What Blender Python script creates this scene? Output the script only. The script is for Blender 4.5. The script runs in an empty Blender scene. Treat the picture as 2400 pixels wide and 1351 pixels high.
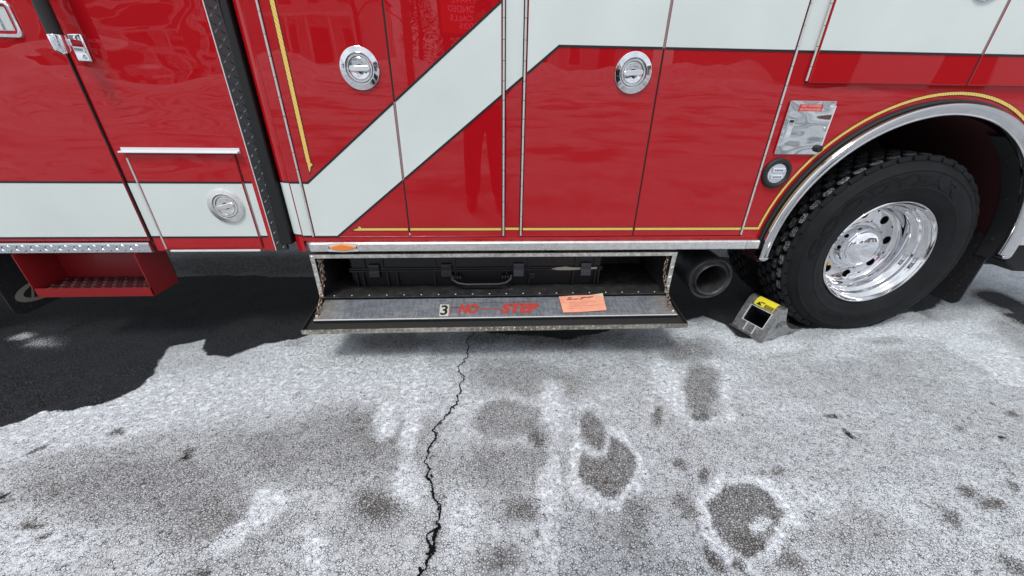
import bpy, math, random
import numpy as np
from mathutils import Vector, Matrix, noise
random.seed(7)
R = math.radians
sc = bpy.context.scene
COL = sc.collection

# ------------------------------------------------------------------ camera
cam_d = bpy.data.cameras.new('camera'); cam = bpy.data.objects.new('camera', cam_d); COL.objects.link(cam)
cam_d.sensor_width = 36.0; cam_d.lens = 36.0 * 868.76 / 2400.0
cam_d.clip_start = 0.02; cam_d.clip_end = 1000
_r = Vector((0.998612, -0.051101, 0.012755)); _u = Vector((0.011821, 0.453455, 0.891201)); _f = Vector((0.051325, 0.889813, -0.45343))
cam.matrix_world = Matrix(((_r[0], _u[0], -_f[0], 0), (_r[1], _u[1], -_f[1], -1.8357), (_r[2], _u[2], -_f[2], 1.2632), (0, 0, 0, 1)))
sc.camera = cam

# ------------------------------------------------------------------ sky, sun, exposure
SUN_EL, SUN_AZ = R(61), R(208)     # azimuth clockwise from +Y: behind the photographer, a little to the left
w = bpy.data.worlds.new('World'); sc.world = w; w.use_nodes = True
nt = w.node_tree; bg = nt.nodes['Background']
sky = nt.nodes.new('ShaderNodeTexSky'); sky.sky_type = 'NISHITA'; sky.sun_disc = False
sky.sun_elevation = SUN_EL; sky.sun_rotation = SUN_AZ; sky.air_density = 1.0; sky.dust_density = 3.0
tc = nt.nodes.new('ShaderNodeTexCoord'); mp = nt.nodes.new('ShaderNodeMapping'); mp.inputs['Scale'].default_value = (1, 1, 2.6)
nz = nt.nodes.new('ShaderNodeTexNoise'); nz.inputs['Scale'].default_value = 2.2; nz.inputs['Detail'].default_value = 6
rp = nt.nodes.new('ShaderNodeValToRGB'); rp.color_ramp.elements[0].position = .30; rp.color_ramp.elements[1].position = .70
rp.color_ramp.elements[0].color = (6.2, 6.9, 7.9, 1); rp.color_ramp.elements[1].color = (10.5, 10.8, 11.2, 1)
mx = nt.nodes.new('ShaderNodeMix'); mx.data_type = 'RGBA'; mx.inputs['Factor'].default_value = .86
nt.links.new(tc.outputs['Generated'], mp.inputs['Vector']); nt.links.new(mp.outputs[0], nz.inputs['Vector'])
nt.links.new(nz.outputs['Fac'], rp.inputs['Fac'])
nt.links.new(sky.outputs[0], mx.inputs['A']); nt.links.new(rp.outputs[0], mx.inputs['B'])
nt.links.new(mx.outputs['Result'], bg.inputs['Color']); bg.inputs['Strength'].default_value = .12
sd = bpy.data.lights.new('sun', 'SUN'); sd.energy = 1.9; sd.angle = R(14); sd.color = (1, .97, .92)
so = bpy.data.objects.new('sun', sd); COL.objects.link(so)
_d = Vector((math.sin(SUN_AZ) * math.cos(SUN_EL), math.cos(SUN_AZ) * math.cos(SUN_EL), math.sin(SUN_EL)))
so.rotation_euler = _d.to_track_quat('Z', 'Y').to_euler(); so.location = (0, -6, 12)
sc.view_settings.view_transform = 'Standard'; sc.view_settings.look = 'None'; sc.view_settings.gamma = 1
sc.view_settings.use_curve_mapping = False; sc.view_settings.exposure = 0.05
try:
    sc.cycles.max_bounces = 8; sc.cycles.sample_clamp_indirect = 6
except Exception: pass

# ------------------------------------------------------------------ materials
def mat(name, color=(.5, .5, .5), rough=.5, metal=0., coat=0., coat_rough=.03, spec=.5, emit=None, es=1.):
    m = bpy.data.materials.new(name); m.use_nodes = True
    b = m.node_tree.nodes['Principled BSDF']
    b.inputs['Base Color'].default_value = (*color, 1); b.inputs['Roughness'].default_value = rough
    b.inputs['Metallic'].default_value = metal; b.inputs['Coat Weight'].default_value = coat
    b.inputs['Coat Roughness'].default_value = coat_rough; b.inputs['Coat IOR'].default_value = 1.50; b.inputs['Specular IOR Level'].default_value = spec
    if emit: b.inputs['Emission Color'].default_value = (*emit, 1); b.inputs['Emission Strength'].default_value = es
    return m
def N(m, t, **kw):
    n = m.node_tree.nodes.new(t)
    for k, v in kw.items():
        if k in n.inputs: n.inputs[k].default_value = v
        else: setattr(n, k, v)
    return n
def L(m, a, b): m.node_tree.links.new(a, b)
def bsdf(m): return m.node_tree.nodes['Principled BSDF']
def coords(m, scale=(1, 1, 1), rot=(0, 0, 0)):
    g = N(m, 'ShaderNodeNewGeometry'); p = N(m, 'ShaderNodeMapping'); p.inputs['Scale'].default_value = scale; p.inputs['Rotation'].default_value = rot
    L(m, g.outputs['Position'], p.inputs['Vector']); return p.outputs[0]
def noisen(m, vec, scale, detail=3, rough=.5):
    n = N(m, 'ShaderNodeTexNoise'); n.inputs['Scale'].default_value = scale; n.inputs['Detail'].default_value = detail; n.inputs['Roughness'].default_value = rough
    L(m, vec, n.inputs['Vector']); return n.outputs['Fac']
def ramp(m, fac, stops):
    r = N(m, 'ShaderNodeValToRGB'); e = r.color_ramp.elements
    e[0].position, e[0].color = stops[0][0], (*stops[0][1], 1) if len(stops[0][1]) == 3 else stops[0][1]
    e[1].position, e[1].color = stops[-1][0], (*stops[-1][1], 1)
    for p, c in stops[1:-1]:
        x = e.new(p); x.color = (*c, 1)
    L(m, fac, r.inputs['Fac']); return r.outputs[0]
def mixc(m, fac, a, b, mode='MIX'):
    n = N(m, 'ShaderNodeMix'); n.data_type = 'RGBA'; n.blend_type = mode
    for s, v in (('Factor', fac), ('A', a), ('B', b)):
        if hasattr(v, 'is_linked') or hasattr(v, 'links'): L(m, v, n.inputs[s])
        else: n.inputs[s].default_value = v if not isinstance(v, tuple) else (*v, 1)
    return n.outputs['Result']
def math_(m, op, a, b=0., clamp=False, c=None):
    n = N(m, 'ShaderNodeMath'); n.operation = op; n.use_clamp = clamp
    for i, v in enumerate((a, b, c)):
        if v is None: continue
        if hasattr(v, 'links'): L(m, v, n.inputs[i])
        else: n.inputs[i].default_value = v
    return n.outputs[0]
def bump(m, h, dist, strength=1., to=None):
    n = N(m, 'ShaderNodeBump'); n.inputs['Distance'].default_value = dist; n.inputs['Strength'].default_value = strength
    L(m, h, n.inputs['Height'])
    for s in (to or ['Normal']): L(m, n.outputs[0], bsdf(m).inputs[s])
    return n
def g3(v): return (v, v, v)

def paint(name, col, wav, sc_=(1.0, 1.0, 1.5), rough=.35):
    m = mat(name, col, rough, coat=1., coat_rough=.012, spec=.0)
    v = coords(m, sc_); n = noisen(m, v, 1.25, 1.5, .4); n2 = noisen(m, v, 5, 1)
    h = math_(m, 'ADD', n, math_(m, 'MULTIPLY', n2, .05)); bump(m, h, wav, 1., ['Coat Normal'])
    fine = noisen(m, coords(m), 1.6, 5, .6)
    L(m, mixc(m, math_(m, 'MULTIPLY', fine, .25), col, tuple(c * .82 for c in col)), bsdf(m).inputs['Base Color'])
    return m
RED = (.41, .0056, .0102)
M = {}
M['red'] = paint('red_paint', RED, .0045)
M['redcab'] = paint('red_cab_paint', RED, .030, (.9, .9, 2.6))
M['redin'] = mat('red_inner_paint', (.13, .008, .012), .55)
M['white'] = mat('white_stripe_film', (.67, .71, .68), .42, spec=.35)
_v = coords(M['white']); _n = noisen(M['white'], _v, 2.2, 4)
L(M['white'], ramp(M['white'], _n, [(.3, (.62, .675, .65)), (.75, (.71, .765, .74))]), bsdf(M['white']).inputs['Base Color'])
M['blackline'] = mat('black_line', (.008, .008, .012), .4)
M['gap'] = mat('gap_black', (.004, .004, .005), .8)
M['gold'] = mat('gold_leaf', (.80, .50, .075), .35, spec=.4)
_v = coords(M['gold'], (1, 1, 1), (0, R(35), 0)); _w = N(M['gold'], 'ShaderNodeTexWave'); _w.inputs['Scale'].default_value = 30; _w.inputs['Distortion'].default_value = .6
L(M['gold'], _v, _w.inputs['Vector']); L(M['gold'], ramp(M['gold'], _w.outputs['Fac'], [(.0, (.62, .38, .06)), (.5, (.86, .60, .16))]), bsdf(M['gold']).inputs['Base Color'])
def metal(name, col, r0, r1, scale, dirt=None, bmp=0., wav=0.):
    m = mat(name, col, r0, 1.)
    v = coords(m); n = noisen(m, v, scale, 5, .65)
    rr = N(m, 'ShaderNodeMapRange'); rr.inputs['To Min'].default_value = r0; rr.inputs['To Max'].default_value = r1
    rr.inputs['From Min'].default_value = .35; rr.inputs['From Max'].default_value = .7
    L(m, n, rr.inputs['Value']); L(m, rr.outputs[0], bsdf(m).inputs['Roughness'])
    if dirt:
        n2 = noisen(m, v, scale * 2.3, 6, .7)
        L(m, ramp(m, n2, [(.38, dirt), (.58, col)]), bsdf(m).inputs['Base Color'])
    if bmp: bump(m, n, bmp)
    if wav: bump(m, noisen(m, coords(m, (1, 1, 2.0 if name == 'mirror_stainless' else 1.6)), 2.6 if name == 'mirror_stainless' else 7, 2), wav)
    return m
M['chrome'] = metal('chrome', (.82, .83, .85), .03, .10, 30, wav=.002)
M['chrome_clean'] = metal('chrome_clean', (.86, .87, .90), .015, .05, 12)
M['alu'] = metal('polished_aluminium', (.72, .72, .73), .03, .09, 6)
M['flare'] = metal('polished_flare', (.62, .62, .63), .04, .10, 8)
M['stainless'] = metal('stainless_rail', (.88, .87, .85), .24, .40, 14, dirt=(.74, .73, .70))
M['mirror'] = metal('mirror_stainless', (.66, .67, .68), .02, .06, 10, wav=.010)
M['tread'] = metal('tread_plate', (.62, .65, .69), .22, .36, 12)
M['treadworn'] = metal('worn_tread_plate', (.78, .77, .72), .34, .50, 12, dirt=(.52, .50, .44))
M['treadblack'] = mat('black_tread_plate', (.016, .017, .020), .28, spec=.7); M['hingem'] = mat('hinge_metal', (.66, .64, .62), .38, .5); M['glint'] = mat('painted_bar_glint', (.30, .30, .31), .22, .8); M['seamgrey'] = mat('seam_grey', (.20, .21, .21), .7); M['shadered'] = mat('painted_shade_red', (.06, .003, .005), .5)  # glint: paler colour that paints highlights onto bars of the black plate
M['edge'] = mat('bright_edge', (.82, .82, .80), .35, .3)
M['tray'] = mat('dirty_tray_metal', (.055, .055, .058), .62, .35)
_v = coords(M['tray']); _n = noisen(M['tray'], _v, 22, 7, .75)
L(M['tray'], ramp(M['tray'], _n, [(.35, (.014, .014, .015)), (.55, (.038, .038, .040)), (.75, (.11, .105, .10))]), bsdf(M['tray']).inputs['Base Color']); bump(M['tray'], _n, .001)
m = M['panel'] = mat('scuffed_steel', (.25, .27, .30), .42, .45)
_v = coords(m, (.6, 2.2, 1), (0, 0, R(62))); _n = noisen(m, _v, 24, 7, .75); _n2 = noisen(m, coords(m, (3, .5, 1), (0, 0, R(20))), 30, 5, .7); _n3 = noisen(m, coords(m), 6, 4)
_c = ramp(m, _n, [(.32, (.10, .115, .135)), (.52, (.22, .24, .27)), (.72, (.48, .50, .52))])
_c = mixc(m, .5, _c, ramp(m, _n2, [(.36, (.12, .13, .15)), (.62, (.36, .38, .41))]))
_g = N(m, 'ShaderNodeNewGeometry'); _sx = N(m, 'ShaderNodeSeparateXYZ'); L(m, _g.outputs['Position'], _sx.inputs[0])
_ax = math_(m, 'ABSOLUTE', math_(m, 'SUBTRACT', _sx.outputs[0], .035))
_rs = noisen(m, coords(m, (1.2, 11, 1)), 12, 5, .7)
_rust = math_(m, 'MULTIPLY', math_(m, 'MULTIPLY_ADD', _ax, 9., True, -7.55), math_(m, 'MULTIPLY_ADD', _rs, 5., True, -2.1), True)
_c = mixc(m, _rust, _c, (.11, .055, .02))
_pale = math_(m, 'MULTIPLY_ADD', _ax, 7., True, -5.55)
_c = mixc(m, math_(m, 'MULTIPLY', _pale, .35), _c, (.45, .43, .36))
L(m, _c, bsdf(m).inputs['Base Color']); L(m, ramp(m, _n3, [(.3, g3(.36)), (.7, g3(.6))]), bsdf(m).inputs['Roughness']); bump(m, _n, .0006)
m = M['chain'] = mat('rusty_chain', (.12, .06, .035), .5, .7)
_n = noisen(m, coords(m), 90, 4); L(m, ramp(m, _n, [(.40, (.10, .045, .025)), (.62, (.42, .34, .28))]), bsdf(m).inputs['Base Color'])
M['rubber'] = mat('black_rubber', (.012, .012, .013), .6)
M['sealrub'] = mat('soft_seal_rubber', (.009, .009, .010), .5, spec=.4)
m = M['tyre'] = mat('tyre_rubber', (.017, .018, .020), .7, spec=.2)
_n = noisen(m, coords(m), 10, 6, .7); L(m, ramp(m, _n, [(.35, (.0075, .0082, .0092)), (.7, (.0140, .0150, .0170))]), bsdf(m).inputs['Base Color']); bump(m, noisen(m, coords(m), 220, 2), .0006)
m = M['treadrub'] = mat('salt_flecked_tread', (.03, .03, .032), .6)
_g = N(m, 'ShaderNodeNewGeometry'); _sx = N(m, 'ShaderNodeSeparateXYZ'); L(m, _g.outputs['Position'], _sx.inputs[0])
_n = noisen(m, coords(m), 150, 4, .8); _n2 = noisen(m, coords(m), 9, 3)
_near = math_(m, 'MULTIPLY_ADD', _sx.outputs[1], -9., True, 1.35)
_th = math_(m, 'MULTIPLY_ADD', math_(m, 'SUBTRACT', _n, math_(m, 'MULTIPLY_ADD', _near, -.12, False, .59)), 10., True, 0.)
L(m, mixc(m, math_(m, 'MULTIPLY', _th, math_(m, 'MULTIPLY_ADD', _n2, 2.2, True, -.35)), (.014, .014, .015), (.70, .72, .74)), bsdf(m).inputs['Base Color'])
bump(m, _n, .001)
M['liptread'] = metal('grimy_tread_plate', (.50, .48, .42), .32, .5, 12, dirt=(.28, .26, .22))
M['casep'] = mat('black_case_plastic', (.008, .008, .0095), .40, spec=.5)
M['latchp'] = mat('latch_plastic', (.045, .050, .062), .38)
m = M['flap'] = mat('dirty_mud_flap', (.014, .014, .015), .6)
_n = noisen(m, coords(m), 60, 6, .8); L(m, ramp(m, _n, [(.55, (.012, .012, .014)), (.72, (.09, .09, .092))]), bsdf(m).inputs['Base Color'])
m = M['exh'] = mat('sooty_exhaust', (.07, .07, .075), .5, .7)
_n = noisen(m, coords(m), 18, 6, .7); L(m, ramp(m, _n, [(.3, (.035, .035, .037)), (.7, (.12, .12, .125))]), bsdf(m).inputs['Base Color'])
M['soot'] = mat('soot', (.004, .004, .004), .9)
M['frame'] = mat('chassis_black', (.012, .012, .013), .7)
m = M['chock'] = metal('cast_chock', (.50, .50, .50), .36, .55, 24, dirt=(.30, .29, .28), bmp=.001)
M['yellow'] = mat('yellow_sticker', (.78, .66, .03), .45)
M['black'] = mat('black_print', (.01, .01, .01), .5)
M['amber'] = mat('amber_lens', (.85, .22, .01), .2, coat=1)
M['whitepl'] = mat('white_bezel', (.62, .62, .60), .35)
M['redlabel'] = mat('red_label', (.62, .035, .03), .4)
M['labeltext'] = mat('label_text', (.85, .62, .55), .5)
M['redletter'] = mat('red_lettering', (.42, .05, .04), .5)
m = M['tag'] = mat('salmon_card', (.80, .33, .26), .55); _n = noisen(m, coords(m), 25, 5)
L(m, ramp(m, _n, [(.3, (.76, .31, .20)), (.7, (.86, .39, .26))]), bsdf(m).inputs['Base Color'])
M['decal'] = mat('pale_decal', (.55, .54, .47), .5)
M['cloth'] = mat('grey_fabric', (.40, .39, .33), .9)
m = M['lens'] = mat('clear_lens', (.75, .78, .82), .12, .75); bump(m, noisen(m, coords(m), 160, 2), .003)
M['led'] = mat('led_reflector', (.88, .9, .95), .12, .8)
M['brass'] = mat('brass_cap', (.75, .50, .10), .3, .8)
M['emblem'] = mat('tan_emblem', (.33, .31, .26), .6)
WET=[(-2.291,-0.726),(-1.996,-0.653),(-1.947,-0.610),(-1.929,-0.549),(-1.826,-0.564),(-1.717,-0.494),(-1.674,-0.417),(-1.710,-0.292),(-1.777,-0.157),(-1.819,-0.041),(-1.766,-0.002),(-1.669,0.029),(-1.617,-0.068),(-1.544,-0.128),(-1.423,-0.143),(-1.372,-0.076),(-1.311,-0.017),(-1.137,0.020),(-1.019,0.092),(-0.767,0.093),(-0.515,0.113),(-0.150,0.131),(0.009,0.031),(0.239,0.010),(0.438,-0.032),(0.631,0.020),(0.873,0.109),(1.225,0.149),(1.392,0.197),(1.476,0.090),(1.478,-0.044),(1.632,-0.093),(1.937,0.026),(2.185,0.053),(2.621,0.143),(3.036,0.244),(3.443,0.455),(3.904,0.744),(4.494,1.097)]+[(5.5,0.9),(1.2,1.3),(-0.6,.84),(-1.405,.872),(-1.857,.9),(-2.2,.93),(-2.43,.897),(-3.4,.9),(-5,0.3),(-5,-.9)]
CRACK=[(-0.118,0.130),(-0.131,0.009),(-0.145,-0.117),(-0.158,-0.237),(-0.163,-0.357),(-0.158,-0.482),(-0.164,-0.591),(-0.195,-0.652),(-0.228,-0.711),(-0.233,-0.796),(-0.251,-0.860),(-0.228,-0.941),(-0.214,-1.013),(-0.192,-1.070),(-0.174,-1.123),(-0.171,-1.165),(-0.182,-1.227),(-0.190,-1.261),(-0.205,-1.294),(-0.220,-1.342)]
CRACK2=[(-0.171,-1.165),(-0.186,-1.170),(-0.203,-1.183),(-0.193,-1.208),(-0.182,-1.227)]
BLOBS=[(-1.392,-0.461,0.771,0.119,0.141,-0.179,0.92,0.80,0.00,0.00),
(-0.812,-0.210,0.599,-0.201,0.064,-0.227,0.88,0.80,0.00,0.00),
(-1.638,-0.686,0.318,0.093,0.088,-0.081,0.86,0.60,0.00,0.00),
(-0.916,-1.059,0.247,-0.054,0.067,-0.123,0.42,0.70,0.00,0.00),
(-1.353,-0.977,0.226,-0.049,0.072,-0.086,0.44,0.70,0.00,0.00),
(-1.217,-0.932,0.291,-0.013,0.087,-0.102,0.46,0.80,0.00,0.00),
(-0.524,-0.759,0.220,-0.010,0.042,-0.132,0.36,0.80,0.00,0.00),
(-0.733,-0.839,0.318,-0.014,0.056,-0.118,0.45,0.80,0.00,0.00),
(-1.349,-1.147,0.158,-0.008,0.082,-0.074,0.80,0.70,0.00,0.00),
(-0.720,-1.061,0.056,-0.037,-0.012,-0.065,1.00,0.50,0.00,0.00),
(-0.764,-1.137,0.040,0.054,0.030,-0.024,0.98,0.50,0.00,0.00),
(-0.503,-1.223,0.022,0.005,0.052,-0.076,1.00,0.50,0.00,0.00),
(-0.380,-1.084,0.081,-0.004,0.017,-0.058,0.30,0.70,0.00,0.00),
(-0.463,-0.675,0.042,-0.022,0.002,-0.104,1.00,0.50,0.00,0.00),
(-0.406,-0.148,0.038,-0.010,0.024,-0.235,0.98,0.50,0.00,0.00),
(-0.350,-0.693,0.044,-0.009,0.028,-0.214,0.98,0.60,0.00,0.00),
(-0.296,-1.009,0.049,-0.002,0.019,-0.088,0.95,0.60,0.00,0.00),
(-0.111,-1.082,0.046,-0.011,-0.010,-0.116,0.90,0.60,0.00,0.00),
(-0.121,-0.593,0.042,-0.011,-0.008,-0.291,0.80,0.70,0.00,0.00),
(0.056,-0.685,0.154,-0.007,-0.005,-0.119,0.42,0.25,0.22,0.82),
(0.183,-0.767,0.043,-0.002,-0.012,-0.091,0.25,0.50,0.00,0.00),
(0.030,-0.934,0.185,-0.008,-0.003,-0.107,0.42,0.70,0.00,0.00),
(0.397,-0.713,0.066,-0.021,-0.025,-0.069,0.33,0.30,0.30,0.75),
(0.295,-0.450,0.188,-0.008,-0.019,-0.115,0.45,0.70,0.00,0.00),
(0.091,-0.368,0.216,-0.009,-0.007,-0.140,0.40,0.70,0.00,0.00),
(0.403,-0.941,0.106,0.038,-0.001,-0.143,0.31,0.10,0.32,1.00),
(0.396,-0.752,0.049,0.010,-0.013,-0.103,0.30,0.30,0.40,0.80),
(0.167,-1.110,0.035,-0.004,-0.038,-0.199,0.98,0.50,0.00,0.00),
(0.259,-0.609,0.058,-0.003,-0.025,-0.160,0.95,0.60,0.00,0.00),
(0.779,-1.161,0.048,-0.074,-0.120,-0.086,0.29,0.09,0.30,1.05),
(0.737,-1.252,0.034,-0.019,-0.035,-0.032,0.17,0.25,0.00,0.00),
(0.819,-1.191,0.029,-0.001,-0.017,-0.023,0.85,0.30,0.00,0.00),
(1.007,-0.497,0.126,0.026,-0.090,-0.204,0.36,0.30,0.35,0.88),
(0.846,-0.455,0.063,0.030,-0.046,-0.220,1.00,0.40,0.00,0.00),
(0.652,-0.763,0.053,-0.002,-0.057,-0.136,0.70,0.60,0.00,0.00),
(1.104,-0.160,0.173,-0.006,-0.059,-0.118,0.34,0.60,0.00,0.00),
(0.864,-0.068,0.204,-0.006,-0.037,-0.102,0.42,0.60,0.00,0.00),
(0.417,-0.009,0.308,-0.010,-0.017,-0.094,0.22,0.60,0.00,0.00),
(-0.017,0.005,0.153,-0.005,0.000,-0.078,0.30,0.60,0.00,0.00),
(-0.563,-0.021,0.223,-0.007,0.020,-0.091,0.40,0.60,0.00,0.00),
(-1.127,-0.002,0.084,0.027,0.027,-0.050,0.60,0.50,0.00,0.00),
(0.701,-0.713,0.022,-0.001,-0.020,-0.046,0.20,0.50,0.00,0.00),
(0.900,-0.708,0.029,-0.002,-0.020,-0.037,0.20,0.50,0.00,0.00),
(0.679,-0.963,0.021,-0.001,-0.015,-0.030,0.22,0.50,0.00,0.00),
(0.743,-1.004,0.018,-0.001,-0.012,-0.021,0.20,0.50,0.00,0.00),
(1.006,-1.008,0.027,-0.002,-0.017,-0.022,0.10,0.35,0.00,0.00),
(0.945,-1.009,0.018,-0.001,-0.011,-0.016,0.30,0.50,0.00,0.00),
(0.595,-1.130,0.027,-0.001,-0.021,-0.042,0.30,0.50,0.00,0.00),
(0.411,-1.178,0.039,-0.002,-0.027,-0.076,0.45,0.70,0.00,0.00),
(0.454,-1.138,0.040,-0.002,-0.017,-0.042,0.35,0.60,0.00,0.00),
(0.092,-1.121,0.053,-0.003,-0.004,-0.042,0.30,0.70,0.00,0.00),
(0.014,-1.271,0.047,-0.002,-0.001,-0.032,0.30,0.70,0.00,0.00),
(1.400,-1.182,0.026,0.011,-0.007,-0.030,0.22,0.70,0.00,0.00),
(1.603,-1.177,0.030,-0.009,-0.032,-0.020,0.22,0.60,0.00,0.00),
(1.589,-1.137,0.029,-0.002,-0.020,-0.015,0.20,0.50,0.00,0.00),
(1.766,-1.104,0.002,-0.012,-0.016,-0.008,0.12,0.50,0.00,0.00),
(1.401,-1.337,0.008,-0.017,-0.026,-0.012,0.25,0.60,0.00,0.00),
(0.820,-1.309,0.023,-0.023,-0.027,-0.018,0.30,0.60,0.00,0.00),
(0.605,-1.282,0.019,0.007,0.001,-0.035,0.15,0.50,0.00,0.00),
(0.664,-1.296,0.014,0.005,-0.001,-0.023,0.20,0.50,0.00,0.00),
(1.064,-1.236,0.166,-0.008,-0.068,-0.070,0.52,0.70,0.00,0.00),
(1.295,-0.909,0.331,-0.015,-0.121,-0.133,0.60,0.80,0.00,0.00),
(2.084,-0.526,0.379,-0.082,-0.187,-0.154,0.66,0.80,0.00,0.00),
(2.075,-0.193,0.371,0.059,-0.086,-0.096,0.80,0.50,0.00,0.00),
(2.621,-0.025,0.555,0.056,-0.091,-0.089,1.00,0.50,0.00,0.00),
(2.911,-0.135,0.100,-0.049,-0.066,-0.049,0.80,0.50,0.00,0.00),
(2.777,-0.183,0.047,-0.062,-0.160,-0.111,1.00,0.30,0.00,0.00),
(2.759,-0.357,-0.052,-0.176,-0.197,-0.115,1.05,0.25,0.00,0.00),
(2.712,-0.516,0.016,-0.074,-0.098,-0.056,0.97,0.20,0.00,0.00),
(3.297,-0.056,0.027,-0.095,-0.194,-0.121,0.50,0.50,0.00,0.00),
(2.970,0.053,0.171,-0.005,-0.058,-0.048,0.90,0.50,0.00,0.00),
(2.359,-0.117,0.157,-0.005,-0.034,-0.034,0.60,0.50,0.00,0.00),
(1.400,-0.041,0.061,-0.062,-0.045,-0.057,0.85,0.50,0.00,0.00),
(1.214,0.011,0.079,-0.003,-0.023,-0.045,0.80,0.50,0.00,0.00),
(1.664,-0.158,0.183,0.038,-0.030,-0.048,0.85,0.50,0.00,0.00),
(-1.134,-0.835,0.009,0.016,0.015,-0.013,0.02,0.50,0.00,0.00),
(-1.506,-0.697,0.021,0.012,0.013,-0.012,0.15,0.60,0.00,0.00),
(-1.717,-0.790,0.011,0.011,0.011,-0.008,0.10,0.50,0.00,0.00),
(-1.586,-0.995,0.022,-0.001,0.023,-0.019,0.02,0.50,0.00,0.00),
(-1.393,-1.091,0.022,-0.001,0.018,-0.017,0.10,0.60,0.00,0.00),
(-1.309,-1.147,0.017,-0.001,0.011,-0.010,0.10,0.60,0.00,0.00),
(-0.768,-1.239,0.016,-0.001,0.009,-0.014,0.10,0.50,0.00,0.00),
(-0.806,-1.248,0.009,-0.001,0.005,-0.007,0.10,0.50,0.00,0.00),
(0.174,-0.836,0.016,-0.001,-0.002,-0.014,0.05,0.50,0.00,0.00),
(0.118,-1.204,0.009,-0.001,0.000,-0.007,0.05,0.50,0.00,0.00),
(1.437,-0.847,0.008,-0.012,-0.013,-0.010,0.02,0.40,0.00,0.00),
(1.442,-0.751,0.009,-0.010,-0.011,-0.010,0.05,0.40,0.00,0.00),
(2.027,-0.906,0.007,-0.010,-0.017,-0.010,0.02,0.40,0.00,0.00),
(1.919,-0.824,0.013,-0.010,-0.017,-0.012,0.15,0.50,0.00,0.00),
(2.256,-0.696,0.012,-0.001,-0.015,-0.011,0.10,0.50,0.00,0.00),
(2.247,-0.768,0.017,-0.014,-0.020,-0.012,0.15,0.60,0.00,0.00),
(3.699,0.348,0.017,-0.157,-0.169,-0.111,0.00,0.30,0.00,0.00),
(3.562,0.115,0.018,-0.109,-0.122,-0.076,0.00,0.30,0.00,0.00),
(-1.987,1.138,1.065,-0.023,0.139,-0.255,0.25,0.50,0.00,0.00)]
LIGHT=[(-2.55,0.03,0.16,-0.05,0.03,0.07,0.50,0.80,0,0),
(-2.72,0.10,0.09,-0.02,0.01,0.05,0.60,0.70,0,0),
(-1.93,-0.28,0.06,-0.02,0.01,0.014,0.28,0.60,0,0),
(-1.80,-0.27,0.03,-0.01,0.01,0.01,0.26,0.60,0,0),
(1.42,0.33,0.12,-0.04,0.01,0.03,0.20,0.70,0,0)]

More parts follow.
